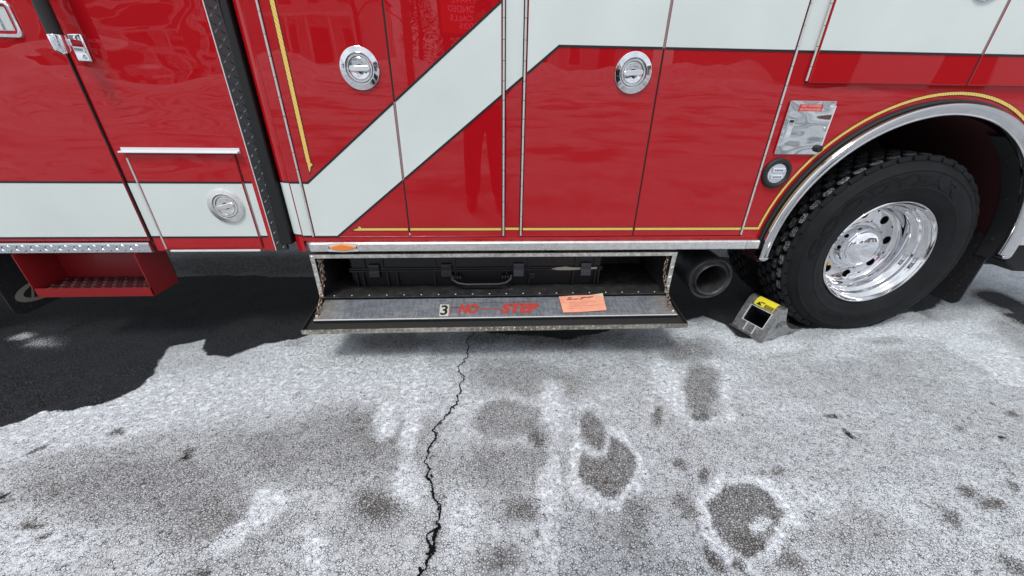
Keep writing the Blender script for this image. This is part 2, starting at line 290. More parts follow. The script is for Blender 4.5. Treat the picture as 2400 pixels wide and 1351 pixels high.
# ------------------------------------------------------------------ mesh helpers
SPLIT = {'rail_bolt', 'rivet', 'screw', 'liner_bolt', 'led_chip', 'led_reflector', 'lens_clip', 'finger_slot', 'eye_bolt', 'panel_dash', 'pen_line', 'flare_end', 'case_rib', 'case_rim', 'handle_knuckle', 'post', 'eyes', 'ears', 'shoes', 'smudged_print', 'faint_ruled_line', 'chock_side', 'window_bead', 'seam', 'sticker_lines', 'frame_rail'}
class MB:
    def __init__(s): s.v = []; s.f = []; s.m = []; s.cm = 0
    def add(s, vs, fs):
        o = len(s.v); s.v += [tuple(v) for v in vs]; s.f += [tuple(i + o for i in f) for f in fs]; s.m += [s.cm] * len(fs); return s
    def box(s, x0, x1, y0, y1, z0, z1):
        return s.add([(x0, y0, z0), (x1, y0, z0), (x1, y1, z0), (x0, y1, z0), (x0, y0, z1), (x1, y0, z1), (x1, y1, z1), (x0, y1, z1)],
                     [(0, 3, 2, 1), (4, 5, 6, 7), (0, 1, 5, 4), (1, 2, 6, 5), (2, 3, 7, 6), (3, 0, 4, 7)])
    def obox(s, O, U, V, W):                  # oriented box: corner + three edge vectors
        O, U, V, W = map(Vector, (O, U, V, W))
        P = [O, O + U, O + U + V, O + V]; P += [p + W for p in P]
        fs = [(0, 3, 2, 1), (4, 5, 6, 7), (0, 1, 5, 4), (1, 2, 6, 5), (2, 3, 7, 6), (3, 0, 4, 7)]
        if U.cross(V).dot(W) < 0: fs = [f[::-1] for f in fs]
        return s.add(P, fs)
    def prism(s, poly, f0, f1):               # poly: 2D points; f0/f1: 2D -> 3D for the two caps
        n = len(poly); A = [f0(*p) for p in poly]; B = [f1(*p) for p in poly]
        return s.add(A + B, [tuple(range(n))[::-1], tuple(range(n, 2 * n))] + [(i, (i + 1) % n, n + (i + 1) % n, n + i) for i in range(n)])
    def face(s, pts): return s.add(pts, [tuple(range(len(pts)))])
    def lathe(s, prof, fn, n=48, a0=0., a1=2 * math.pi):   # prof: (r,h); fn(r,h,a)->3D
        full = abs(a1 - a0 - 2 * math.pi) < 1e-6; k = n if full else n + 1
        vs = [fn(r, h, a0 + (a1 - a0) * i / n) for i in range(k) for (r, h) in prof]; p = len(prof); fs = []
        for i in range(n):
            j = (i + 1) % k
            for q in range(p - 1): fs.append((i * p + q, i * p + q + 1, j * p + q + 1, j * p + q))
        return s.add(vs, fs)
    def tube(s, pts, r, n=10, closed=False, caps=True):
        pts = [Vector(p) for p in pts]; K = len(pts); rings = []
        up = None
        for i, p in enumerate(pts):
            if closed: t = pts[(i + 1) % K] - pts[i - 1]
            else: t = pts[min(i + 1, K - 1)] - pts[max(i - 1, 0)]
            t.normalize()
            if up is None: up = t.orthogonal().normalized()
            up = (up - t * up.dot(t)).normalized(); b = t.cross(up)
            rr = r[i] if isinstance(r, (list, tuple)) else r
            rings.append([p + (up * math.cos(2 * math.pi * j / n) + b * math.sin(2 * math.pi * j / n)) * rr for j in range(n)])
        vs = [v for g in rings for v in g]; fs = []
        for i in range(K if closed else K - 1):
            for j in range(n): fs.append((i * n + j, ((i + 1) % K) * n + j, ((i + 1) % K) * n + (j + 1) % n, i * n + (j + 1) % n))
        if not closed and caps: fs += [tuple(range(n)), tuple(range((K - 1) * n, K * n))[::-1]]
        return s.add(vs, fs)
    def build(s, name, m, parent=None, smooth=False, bev=0., seg=2, kind=None, label=None):
        if name in SPLIT:
            up = list(range(len(s.v)))
            def root(i):
                while up[i] != i: up[i] = up[up[i]]; i = up[i]
                return i
            for f in s.f:
                for q in f[1:]: up[root(q)] = root(f[0])
            groups = {}
            for f, mi in zip(s.f, s.m): groups.setdefault(root(f[0]), []).append((f, mi))
            if len(groups) > 1:
                for g in groups.values():
                    ids = sorted({i for f, _ in g for i in f}); mp_ = {a: b for b, a in enumerate(ids)}; t = MB(); t.v = [s.v[i] for i in ids]; t.f = [tuple(mp_[i] for i in f) for f, _ in g]; t.m = [mi for _, mi in g]
                    last = t.build(name, m, parent, smooth, bev, seg, kind, label)
                return last
        me = bpy.data.meshes.new(name); me.from_pydata(s.v, [], s.f)
        for mm in (m if isinstance(m, (list, tuple)) else [m]): me.materials.append(M[mm] if isinstance(mm, str) else mm)
        if isinstance(m, (list, tuple)): me.polygons.foreach_set('material_index', s.m)
        me.update(); me.validate()
        import bmesh
        b = bmesh.new(); b.from_mesh(me); bmesh.ops.recalc_face_normals(b, faces=b.faces); b.to_mesh(me); b.free()
        return finish(name, me, parent, smooth, bev, seg, kind, label)
def finish(name, me, parent=None, smooth=False, bev=0., seg=2, kind=None, label=None):
    o = bpy.data.objects.new(name, me); COL.objects.link(o)
    if bev:
        b = o.modifiers.new('bevel', 'BEVEL'); b.width = bev; b.segments = seg; b.limit_method = 'ANGLE'; b.angle_limit = R(35); b.harden_normals = False
    if smooth:
        me.polygons.foreach_set('use_smooth', [True] * len(me.polygons))
        try: me.set_sharp_from_angle(angle=R(38))
        except Exception: pass
    if parent is not None:
        o.parent = parent; o.matrix_parent_inverse = Matrix.Translation(-Vector(parent.get('_w', (0, 0, 0))) if '_w' in parent else Vector((0, 0, 0)))
    if kind: o['kind'] = kind
    if label: o['label'] = label
    return o
def thing(name, loc, label, cat, group=None):
    o = bpy.data.objects.new(name, None); COL.objects.link(o); o.location = loc; o['_w'] = tuple(float(v) for v in loc)
    o.empty_display_size = .1
    o['label'] = label; o['category'] = cat
    if group: o['group'] = group
    return o
def tagged(o, label, cat, group=None):
    o['label'] = label; o['category'] = cat
    if group: o['group'] = group
    return o
def text(body, size, fn, extrude=.0, shear=0., offset=0., spacing=1., align='LEFT', fit=None, lines=1.):
    """text mesh as an MB; fn maps (x, y, z) of the lettering to the world; fit=(w,h) scales it to that size"""
    cu = bpy.data.curves.new('txt', 'FONT'); cu.body = body; cu.size = size; cu.extrude = extrude; cu.shear = shear; cu.offset = offset
    cu.space_character = spacing; cu.align_x = align; cu.resolution_u = 4; cu.space_line = lines
    t = bpy.data.objects.new('txt', cu); COL.objects.link(t)
    me = bpy.data.meshes.new_from_object(t.evaluated_get(bpy.context.evaluated_depsgraph_get()))
    vs = np.array([v.co[:] for v in me.vertices]); fs = [tuple(p.vertices) for p in me.polygons]
    bpy.data.objects.remove(t); bpy.data.curves.remove(cu); bpy.data.meshes.remove(me)
    if fit:
        lo, hi = vs.min(0), vs.max(0)
        vs[:, 0] = (vs[:, 0] - lo[0]) / (hi[0] - lo[0]) * fit[0]; vs[:, 1] = (vs[:, 1] - lo[1]) / (hi[1] - lo[1]) * fit[1]
    mb = MB(); mb.add([fn(*v) for v in vs], fs); return mb
def lozenges(mb, O, U, V, Nn, lu, lv, pitch=.028, length=.024, width=.007, h=.0022, rows=None, glint=None):
    """raised diamond-plate bars on the face O + a*U + b*V (unit U, V, normal N), lu x lv metres"""
    O, U, V, Nn = Vector(O), Vector(U).normalized(), Vector(V).normalized(), Vector(Nn).normalized()
    nv = rows or max(1, int(lv / pitch)); dv = lv / nv; k = int(lu / pitch)
    for j in range(nv):
        for i in range(k):
            c = O + U * ((i + .5) * pitch) + V * ((j + .5) * dv)
            a = R(45) if (i + j) % 2 else R(-45)
            if nv == 1: a = R(55) if i % 2 else R(-40)
            d = U * math.cos(a) + V * math.sin(a); e = Nn.cross(d)
            hl = min(length, dv * 1.1) / 2; hw = width / 2
            if glint is not None: mb.cm = glint if (i + j) % 2 else 0
            mb.add([c - d * hl, c - e * hw - d * hl * .3, c - e * hw + d * hl * .3, c + d * hl, c + e * hw + d * hl * .3, c + e * hw - d * hl * .3, c - d * hl * .4 + Nn * h, c + d * hl * .4 + Nn * h],
                   [(0, 1, 6), (1, 2, 7, 6), (2, 3, 7), (3, 4, 7), (4, 5, 6, 7), (5, 0, 6)])
def clip(poly, x0, x1, z0, z1):
    def cut(P, ins, sect):
        out = []
        for i in range(len(P)):
            a, b = P[i - 1], P[i]
            if ins(b):
                if not ins(a): out.append(sect(a, b))
                out.append(b)
            elif ins(a): out.append(sect(a, b))
        return out
    def sx(c): return lambda a, b: (c, a[1] + (b[1] - a[1]) * (c - a[0]) / (b[0] - a[0]))
    def sz(c): return lambda a, b: (a[0] + (b[0] - a[0]) * (c - a[1]) / (b[1] - a[1]), c)
    for ins, s in ((lambda p: p[0] >= x0, sx(x0)), (lambda p: p[0] <= x1, sx(x1)), (lambda p: p[1] >= z0, sz(z0)), (lambda p: p[1] <= z1, sz(z1))):
        if len(poly) < 3: return []
        poly = cut(poly, ins, s)
    return poly if len(poly) >= 3 else []
def band(pts, wd):                            # a polyline as quads of width wd
    out = []; n = len(pts); P = [Vector(p) for p in pts]; nr = []
    for i in range(n):
        a, b = P[max(i - 1, 0)], P[min(i + 1, n - 1)]
        if 0 < i < n - 1:
            d1 = (P[i] - a).normalized(); d2 = (b - P[i]).normalized(); n1 = Vector((-d1[1], d1[0])); n2 = Vector((-d2[1], d2[0])); m_ = (n1 + n2).normalized(); nr.append(m_ / max(.4, m_.dot(n1)))
        else:
            d = (b - a).normalized(); nr.append(Vector((-d[1], d[0])))
    for i in range(n - 1):
        out.append([tuple(P[i] - nr[i] * wd / 2), tuple(P[i + 1] - nr[i + 1] * wd / 2), tuple(P[i + 1] + nr[i + 1] * wd / 2), tuple(P[i] + nr[i] * wd / 2)])
    return out

# ------------------------------------------------------------------ ground
def gz(y): return .12 * max(0., -max(y, -26) - .2)
def spread(lo, hi, step, far, k=26):
    core = list(np.arange(lo, hi + 1e-6, step)); a = [hi + (far - hi) * (i / k) ** 2.6 for i in range(1, k + 1)]; b = [lo - (far + lo) * (i / k) ** 2.6 for i in range(1, k + 1)]
    return np.array(b[::-1] + core + a)
def build_ground():
    xs = spread(-3.2, 4.6, .012, 160); ys = spread(-1.75, 1.5, .012, 160)
    X, Y = np.meshgrid(xs, ys); nx, ny = len(xs), len(ys)
    x, y = X.ravel(), Y.ravel(); n = len(x)
    core = (x > -3.3) & (x < 4.7) & (y > -1.9) & (y < 1.6); ci = np.nonzero(core)[0]
    wob = np.zeros((n, 3))
    nn = noise.noise
    W_ = np.array([(nn((a * 6, b * 6, 1.)) * .6 + nn((a * 17, b * 17, 2.)) * .3 + nn((a * 60, b * 60, 4.)) * .22, nn((a * 6, b * 6, 7.)) * .6 + nn((a * 17, b * 17, 9.)) * .3 + nn((a * 60, b * 60, 5.)) * .22, nn((a * 2.2, b * 2.2, 3.)) * .6 + nn((a * 9, b * 9, 6.)) * .35) for a, b in zip(x[ci], y[ci])])
    wob[ci] = W_
    xw = x + wob[:, 0] * .060; yw = y + wob[:, 1] * .060
    salt = .67 + .16 * wob[:, 2]
    for (cx, cy, ax, ay, bx, by, lvl, soft, ring, rl) in BLOBS:
        det = ax * by - ay * bx; dx, dy = xw - cx, yw - cy
        d = np.hypot((dx * by - dy * bx) / det, (ax * dy - ay * dx) / det)
        if ring:
            k_ = np.clip((1 + ring + soft - d) / soft / 1.6, 0, 1); k_ = k_ * k_ * (3 - 2 * k_)
            salt += (rl - salt) * k_
        k_ = np.clip((1 + soft - d) / (2 * soft), 0, 1); k_ = k_ * k_ * (3 - 2 * k_)
        salt += (lvl - salt) * k_
    P = np.array(WET); inside = np.zeros(n, bool); dist = np.full(n, 9.)
    xq = x + wob[:, 0] * .034; yq = y + wob[:, 1] * .034
    for i in range(len(P)):
        a, b = P[i - 1], P[i]
        c = ((a[1] > yq) != (b[1] > yq)); den = (b[1] - a[1]) or 1e-9
        inside ^= c & (xq < (b[0] - a[0]) * (yq - a[1]) / den + a[0])
        e = b - a; t = np.clip(((xq - a[0]) * e[0] + (yq - a[1]) * e[1]) / max(e @ e, 1e-9), 0, 1)
        dist = np.minimum(dist, np.hypot(xq - a[0] - t * e[0], yq - a[1] - t * e[1]))
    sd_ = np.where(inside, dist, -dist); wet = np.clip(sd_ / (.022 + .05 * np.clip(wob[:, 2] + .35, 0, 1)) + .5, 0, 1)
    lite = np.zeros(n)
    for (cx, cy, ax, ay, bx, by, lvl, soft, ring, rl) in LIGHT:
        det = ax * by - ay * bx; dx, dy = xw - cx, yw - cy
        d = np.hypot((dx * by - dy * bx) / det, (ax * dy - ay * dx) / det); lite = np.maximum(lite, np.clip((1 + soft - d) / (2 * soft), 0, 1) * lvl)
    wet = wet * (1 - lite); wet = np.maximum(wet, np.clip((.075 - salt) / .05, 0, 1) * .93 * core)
    z = np.array([gz(b) for b in ys]); Z = np.repeat(z, nx)
    co = np.stack([x, y, Z], 1)
    i = np.arange(ny - 1)[:, None] * nx + np.arange(nx - 1)[None, :]; q = np.stack([i, i + 1, i + nx + 1, i + nx], -1).reshape(-1, 4)
    me = bpy.data.meshes.new('ground'); me.vertices.add(n); me.vertices.foreach_set('co', co.ravel())
    me.loops.add(q.size); me.loops.foreach_set('vertex_index', q.ravel().astype(np.int32))
    me.polygons.add(len(q)); me.polygons.foreach_set('loop_start', np.arange(0, q.size, 4, dtype=np.int32)); me.polygons.foreach_set('loop_total', np.full(len(q), 4, dtype=np.int32))
    me.update(calc_edges=True); me.validate()
    at = me.color_attributes.new('stain', 'FLOAT_COLOR', 'POINT')
    at.data.foreach_set('color', np.stack([np.clip(salt, 0, 1), wet, np.ones(n), np.ones(n)], 1).astype(np.float32).ravel())
    m = mat('salted_asphalt', (.2, .2, .2), .85, spec=.25); me.materials.append(m)
    A = N(m, 'ShaderNodeAttribute'); A.attribute_name = 'stain'; S = N(m, 'ShaderNodeSeparateColor'); L(m, A.outputs['Color'], S.inputs[0])
    s, wt = S.outputs[0], S.outputs[1]
    v = coords(m); dn = N(m, 'ShaderNodeTexNoise'); dn.inputs['Scale'].default_value = 90; L(m, v, dn.inputs['Vector'])
    va = N(m, 'ShaderNodeVectorMath'); va.operation = 'MULTIPLY_ADD'; va.inputs[1].default_value = (.007, .007, .007); L(m, dn.outputs['Color'], va.inputs[0]); L(m, v, va.inputs[2]); v2 = va.outputs[0]
    def vor(scale, feat):
        q_ = N(m, 'ShaderNodeTexVoronoi'); q_.feature = feat; q_.voronoi_dimensions = '3D'; q_.inputs['Scale'].default_value = scale; L(m, v2, q_.inputs['Vector']); return q_
    e1 = vor(118, 'DISTANCE_TO_EDGE').outputs['Distance']; c1 = vor(118, 'F1').outputs['Color']; e2 = vor(235, 'DISTANCE_TO_EDGE').outputs['Distance']
    big = noisen(m, v, 1.1, 5, .6); med = noisen(m, v, 14, 5, .65); fine = noisen(m, v, 170, 4, .75); pit = noisen(m, v, 46, 4, .6)
    # local salt cover
    sal = math_(m, 'ADD', s, math_(m, 'MULTIPLY', math_(m, 'SUBTRACT', med, .5), .38)); sal = math_(m, 'ADD', sal, math_(m, 'MULTIPLY', math_(m, 'SUBTRACT', big, .5), .42), True)
    cs = N(m, 'ShaderNodeSeparateColor'); L(m, c1, cs.inputs[0])
    stone = ramp(m, cs.outputs[0], [(0., (.23, .226, .220)), (.5, (.40, .395, .39)), (1., (.58, .575, .57))])
    film = math_(m, 'ADD', math_(m, 'MULTIPLY_ADD', sal, 1.75, False, -.36), math_(m, 'MULTIPLY', math_(m, 'SUBTRACT', fine, .5), 1.05), True)
    col = mixc(m, film, stone, (.82, .875, .92))
    crev_w = math_(m, 'MULTIPLY_ADD', sal, -.15, False, .20)            # crevices narrow where salt fills them
    cr = math_(m, 'DIVIDE', e1, crev_w, True); cr2 = math_(m, 'DIVIDE', e2, math_(m, 'MULTIPLY_ADD', sal, -.08, False, .12), True)
    cr = math_(m, 'MULTIPLY', cr, math_(m, 'MULTIPLY_ADD', cr2, .45, False, .55))
    brk = math_(m, 'MULTIPLY_ADD', noisen(m, v, 55, 3, .6), 4., True, -1.45)  # crevices come and go
    cr = math_(m, 'MAXIMUM', cr, math_(m, 'MULTIPLY', brk, math_(m, 'MULTIPLY_ADD', sal, 1.15, True, -.05)))
    col = mixc(m, cr, (.016, .016, .018), col)
    pm = math_(m, 'MULTIPLY_ADD', pit, -14., True, math_(m, 'MULTIPLY_ADD', sal, -1.6, False, 5.6)) if False else math_(m, 'MULTIPLY_ADD', pit, 18., True, -11.4)
    col = mixc(m, math_(m, 'MULTIPLY', pm, .75), col, (.045, .043, .043))
    warm = noisen(m, v, 5.5, 3); col = mixc(m, math_(m, 'MULTIPLY_ADD', warm, 1.6, True, -.85), col, (.97, .93, .88), 'MULTIPLY')
    bl = noisen(m, coords(m, (1, 1.25, 1)), 9.5, 6, .72); blm = math_(m, 'MULTIPLY', math_(m, 'MULTIPLY_ADD', bl, 11., True, -6.75), math_(m, 'MULTIPLY_ADD', fine, 6., True, -2.3))
    col = mixc(m, math_(m, 'MULTIPLY', blm, .7), col, (.11, .106, .102))
    # darker damp patches and slush tracks further out on the lot
    gp = N(m, 'ShaderNodeNewGeometry'); sp = N(m, 'ShaderNodeSeparateXYZ'); L(m, gp.outputs['Position'], sp.inputs[0])
    far = math_(m, 'MULTIPLY_ADD', sp.outputs[1], -1.4, True, -2.6)
    pt = noisen(m, coords(m, (.6, 1.0, 1), (0, 0, R(8))), 1.3, 5, .6); col = mixc(m, math_(m, 'MULTIPLY', far, math_(m, 'MULTIPLY_ADD', pt, 7., True, -3.4)), col, (.20, .20, .205))
    # wet asphalt
    wn = noisen(m, v, 150, 5, .85)
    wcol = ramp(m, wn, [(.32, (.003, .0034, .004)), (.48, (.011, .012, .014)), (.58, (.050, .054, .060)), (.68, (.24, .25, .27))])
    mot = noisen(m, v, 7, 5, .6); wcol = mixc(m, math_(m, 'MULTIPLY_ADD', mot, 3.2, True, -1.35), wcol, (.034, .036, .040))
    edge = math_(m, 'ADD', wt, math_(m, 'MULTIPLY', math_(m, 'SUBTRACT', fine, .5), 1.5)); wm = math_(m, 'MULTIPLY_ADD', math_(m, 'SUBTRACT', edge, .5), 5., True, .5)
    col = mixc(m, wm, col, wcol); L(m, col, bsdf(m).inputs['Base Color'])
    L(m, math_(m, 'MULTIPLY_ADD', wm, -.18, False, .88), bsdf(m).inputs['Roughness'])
    L(m, math_(m, 'MULTIPLY_ADD', wm, -.17, False, .25), bsdf(m).inputs['Specular IOR Level'])
    hh = math_(m, 'ADD', math_(m, 'MULTIPLY', cr, .6), math_(m, 'MULTIPLY', fine, .5)); bump(m, hh, .006, 1.)
    o = bpy.data.objects.new('ground', me); COL.objects.link(o); o['kind'] = 'structure'
build_ground()

def crack_mesh():
    def frac(P, it, amp):
        for _ in range(it):
            out = []
            for a, b in zip(P[:-1], P[1:]):
                d = (b - a); out += [a, (a + b) / 2 + Vector((-d[1], d[0])) * random.uniform(-amp, amp)]
            P = out + [P[-1]]
        return P
    mb = MB()
    for pts, wd in ((CRACK, 1.), (CRACK2, .9)):
        P = frac([Vector(p) for p in pts], 4, .24); n = len(P); Lv = []; Rv = []
        for i, p in enumerate(P):
            t = (P[min(i + 1, n - 1)] - P[max(i - 1, 0)]).normalized(); nrm = Vector((-t[1], t[0]))
            nr_ = (noise.noise((p[0] * 30, p[1] * 30, 2)) + .5)
            k = (.0021 + .0008 * max(0, min(1, -p[1] * .9 + .1))) * wd * (0.5 + .8 * max(0, nr_)) * (1 if i % 3 else 1.6)
            if i in (0, n - 1): k *= .4
            for S_, sg in ((Lv, 1), (Rv, -1)):
                a = p + nrm * k * sg * random.uniform(.6, 1.4); S_.append((a[0], a[1], gz(a[1]) + .0035))
        mb.add(Lv + Rv, [(i, i + 1, n + i + 1, n + i) for i in range(n - 1)])
    for q in range(34):                                # chips broken out of the edges, and short side cracks
        t = random.random(); i = min(len(CRACK) - 2, int(t * (len(CRACK) - 1))); f = random.random(); p = Vector(CRACK[i]).lerp(Vector(CRACK[i + 1]), f); s_ = .3 + .7 * min(1, max(0, -p[1]))
        a = random.uniform(0, 6.28); l = random.uniform(.005, .015) * s_; n_ = 7; c = p + Vector((math.cos(a), math.sin(a))) * l * .45
        mb.face([(c[0] + math.cos(a) * l * math.cos(k * 6.283 / n_) * random.uniform(.5, 1.1) - math.sin(a) * l * .32 * math.sin(k * 6.283 / n_), c[1] + math.sin(a) * l * math.cos(k * 6.283 / n_) * random.uniform(.5, 1.1) + math.cos(a) * l * .32 * math.sin(k * 6.283 / n_), gz(c[1]) + .0030) for k in range(n_)])
    mb.build('pavement_crack', mat('crack_shadow', (.008, .008, .009), 1., spec=0), kind='structure')
crack_mesh()

# ------------------------------------------------------------------ the fire truck
T = thing('fire_truck', (0, 0, 0), 'red and white fire truck with a lowered step door and chocked rear wheel', 'fire truck')
TOP = 2.45
STRIPE = [[(-4.3, .640), (-.78, .634), (-.866, .900), (-4.3, .903)],
          [(-.78, .634), (.289, 1.465), (.720, 2.1335), (-.866, .900)],
          [(.289, 1.465), (3.4, 1.465), (3.4, TOP + .1), (1.1265, TOP + .1), (.720, 2.1335)]]
# diagonal upper edge follows slope .7777; recompute the top piece on it
_sl = (1.465 - .634) / (.289 + .78); _xt = -.866 + (TOP + .1 - .900) / _sl
STRIPE[1] = [(-.78, .634), (.289, 1.465), (.289 + .05, .900 + _sl * (.339 + .866)), (-.866, .900)]
STRIPE[2] = [(.289, 1.465), (3.4, 1.465), (3.4, TOP + .1), (_xt, TOP + .1), (.339, .900 + _sl * (.339 + .866))]
OUTL = band([(-4.3, .640), (-.78, .634), (.289, 1.465), (3.4, 1.465)], .009); OUTL2 = band([(-4.3, .903), (-.866, .900), (_xt, TOP + .1)], .009)
FC = (2.18, .54)
_arc = [(FC[0] + .775 * math.cos(a), FC[1] + .775 * math.sin(a)) for a in [R(170.5 - i * 4.035) for i in range(41)]]
GPATH = [(-.655, .672)] + [_arc[0]] + _arc[1:] + [(3.4, .690)]
GOLD = band(GPATH, .0125); GOLDB = band(GPATH, .0185)
VG = [(-.841, TOP), (-.841, .992)]
GOLD += band(VG, .017); GOLDB += band(VG, .0235)
def orn(P, O, d):  # little flourish at the line's end, O = end point, d = direction away from the line
    O = Vector(O); d = Vector(d); e = Vector((-d[1], d[0]))
    return [tuple(O + d * a + e * b) for a, b in P]
_F = [(0, .0063), (.004, .013), (.011, .016), (.016, .012), (.015, .006), (.030, .002), (.045, -.006), (.02, -.0065), (0, -.0063)]
_FB = [(-.001, .0095), (.003, .017), (.012, .020), (.020, .014), (.020, .008), (.034, .004), (.056, -.0085), (.02, -.0095), (0, -.0095)]
GOLD += [orn([(a, -b) for a, b in _F], (-.655, .672), (-1, 0)), orn(_F, (-.841, .992), (0, -1))]
GOLDB += [orn([(a, -b) for a, b in _FB], (-.655, .672), (-1, 0)), orn(_FB, (-.841, .992), (0, -1))]

G2 = [p for p in GOLD if max(q[0] for q in p) < -.8]; G1 = [p for p in GOLD if p not in G2]; GB2 = [p for p in GOLDB if max(q[0] for q in p) < -.8]; GB1 = [p for p in GOLDB if p not in GB2]
def markings(parent, x0, x1, z0, z1, y, hole=None):
    e = .0012
    for name, polys, mt, off in (('white_stripe', STRIPE, 'white', .0010), ('black_outline', OUTL, 'blackline', .0019), ('black_outline', OUTL2, 'blackline', .0019), ('gold_line_border', GB1, 'blackline', .0012), ('gold_line', G1, 'gold', .0021), ('gold_line_border', GB2, 'blackline', .0012), ('gold_line', G2, 'gold', .0021)):
        mb = MB()
        for p in polys:
            c = clip([tuple(q) for q in p], x0 + e, x1 - e, z0 + e, z1 - e)
            if c: mb.face([(a, y - off, b) for a, b in c])
        if mb.f: mb.build(name, mt, parent)
def slab(name, x0, x1, z0, z1, y, mt='red', bev=.003, label=None, depth=.02, marks=True):
    o = MB().box(x0, x1, y, y + depth, z0, z1).build(name, mt, T, bev=bev, label=label)
    if marks: markings(o, x0 + bev * .8, x1 - bev * .8, z0, z1 - .0, y)
    return o
def hinge(parent, x, z0, z1, y=-.007, r=.0046, pitch=.0745):
    mb = MB(); z = z1
    while z > z0:
        a = max(z0, z - pitch + .0022); mb.tube([(x, y, a), (x, y, z)], r, 10); z -= pitch
    mb.build('piano_hinge', 'hingem', parent, smooth=True)
def ring_latch(parent, x, z, y, r=.080, bar=8, metalm='alu'):
    """round flush D-ring latch: flange, dished cup, ring, turned centre and finger bar"""
    y0_ = y; y = y - .0066; fn = lambda rr, h, a: (x + rr * math.cos(a), y - h, z + rr * math.sin(a))
    lt = MB().lathe([(r + .001, -.0066), (r, .0022), (r - .002, .0034), (r * .76, .0040), (r * .735, .0052), (r * .715, .0046), (r * .705, .002), (r * .70, -.006), (r * .30, -.006), (.0, -.006)], fn, 64).build('latch', metalm, parent, smooth=True)
    MB().lathe([(r * .665, -.006), (r * .665, .001), (r * .645, .0034), (r * .600, .0042), (r * .560, .0030), (r * .545, .000), (r * .545, -.006)], fn, 64).build('latch_ring', metalm, lt, smooth=True)
    MB().lathe([(r * .52, -.006), (r * .515, .0005), (r * .49, .0016), (r * .40, -.0006), (r * .25, -.0024), (.0, -.003)], fn, 48).build('latch_core', metalm, lt, smooth=True)
    c, s_ = math.cos(R(bar)), math.sin(R(bar)); P = []
    hl, hw = r * .55, r * .135
    for a in range(0, 181, 30): P.append((hl - hw + hw * math.sin(R(a)), hw * math.cos(R(a))))
    for a in range(0, 181, 30): P.append((-hl + hw - hw * math.sin(R(a)), -hw * math.cos(R(a))))
    P = [(x + a * c - b * s_, z + a * s_ + b * c) for a, b in P]
    MB().prism(P, lambda a, b: (a, y + .001, b), lambda a, b: (a, y - .0075, b)).build('latch_bar', metalm, lt, bev=.003, smooth=True)
    dk = MB()
    for sg in (1, -1):
        Q = [(x + q * r, z + sg * (.13 * r + (1 - (q / .16) ** 2) * .06 * r)) for q in (-.16, -.1, -.05, 0, .05, .1, .16)] + [(x + .16 * r, z + sg * .12 * r), (x - .16 * r, z + sg * .12 * r)]
        dk.face([(a, y + .0008, b) for a, b in Q])
    dk.build('finger_slot', 'gap', lt)
    return lt

def seam(parent, x0, x1, z0, z1, y, red='gap', narrow=.5):
    mb = MB(); mb.face([(x0, y, z0), (x1, y, z0), (x1, y, z1), (x0, y, z1)]); mb.build('seam', red, parent)
    mb = MB()
    for p in STRIPE:
        c = clip([tuple(q) for q in p], x0, x1, z0, z1)
        if c: mb.face([(a, y - .0006, b) for a, b in c])
    if mb.f: mb.build('seam_over_stripe', 'seamgrey', parent)
# --- dark core of cab and body, behind the skins
core = MB()
core.box(-4.2, -1.03, .022, 2.40, .66, TOP); core.box(-1.03, -.96, .10, 2.40, .66, TOP)
core.box(-.955, 1.42, .022, 2.40, .625, TOP); core.box(1.42, 2.96, .03, .78, 1.345, TOP); core.box(1.42, 2.96, .80, 2.40, .75, TOP); core.box(2.96, 4.2, .03, 2.40, .625, TOP)
core.build('body_core', 'gap', T)
ch = MB()
for y in (.80, 1.62): ch.box(-4, 4.2, y, y + .09, .52, .64)
ch.box(-.6, -.5, .80, 1.7, .50, .62); ch.box(1.1, 1.2, .80, 1.7, .50, .62)
ch.tube([(2.206, .2, .5), (2.206, 2.2, .5)], .075, 14)
ch.build('chassis_frame', 'frame', T)

# --- cab
cd = slab('cab_door', -4.20, -1.6885, .618, TOP, -.010, 'redcab', .003, depth=.03)
cp = slab('cab_panel', -1.6840, -1.1045, .560, TOP, 0, 'redcab', .003)
MB().box(-1.1045, -1.1015, -.004, .02, .56, TOP).build('bright_edging', 'edge', cp)
MB().box(-1.124, -1.1046, -.0022, .0, .5605, TOP).build('red_edge', 'redcab', cp)
# tread plate under the cab door
mb = MB(); mb.prism([(.0, .5565), (-.016, .5575), (-.020, .562), (-.020, .603), (-.017, .611), (.0, .6145)], lambda a, b: (-3.6, a, b), lambda a, b: (-1.694, a, b))
lozenges(mb, (-3.58, -.0195, .5645), (1, 0, 0), (0, 0, 1), (0, -1, 0), 1.87, .040, pitch=.033, length=.034, width=.0075, h=.0030, rows=2)
mb.build('cab_tread_plate', 'tread', T, label='bright diamond tread plate below the cab door')
# storage hatch on the cab
MB().box(-1.6886, -1.6838, -.0075, .01, .6145, TOP).build('door_seal', 'gap', cd)
ht = MB().box(-1.625, -1.163, -.0075, .01, .577, 1.026).build('cab_hatch', 'redcab', T, bev=.003, label='square hatch in the cab side with a round latch')
markings(ht, -1.622, -1.166, .577, 1.026, -.0075)
seam(cp, -1.1635, -1.1585, .577, 1.03, -.0030, 'shadered', .5)  # dark red strip paints the shade along the proud hatch's right edge
MB().box(-1.150, -1.130, -.0024, .001, .577, 1.03).build('jamb_face', 'redcab', cp) if False else None
hinge(ht, -1.629, .575, 1.008, -.008, .0040, .11)
ring_latch(ht, -1.270, .791, -.0075, .0805, 14, 'stainless')
MB().box(-1.614, -1.178, -.010, .0, .5585, .5675).build('hatch_sill', 'edge', T, bev=.0015)
dr = MB(); dr.prism([(0, 1.052), (-.004, 1.052), (-.006, 1.040), (-.024, 1.038), (-.026, 1.033), (-.024, 1.0305), (0, 1.030)], lambda a, b: (-1.642, a, b), lambda a, b: (-1.134, a, b))
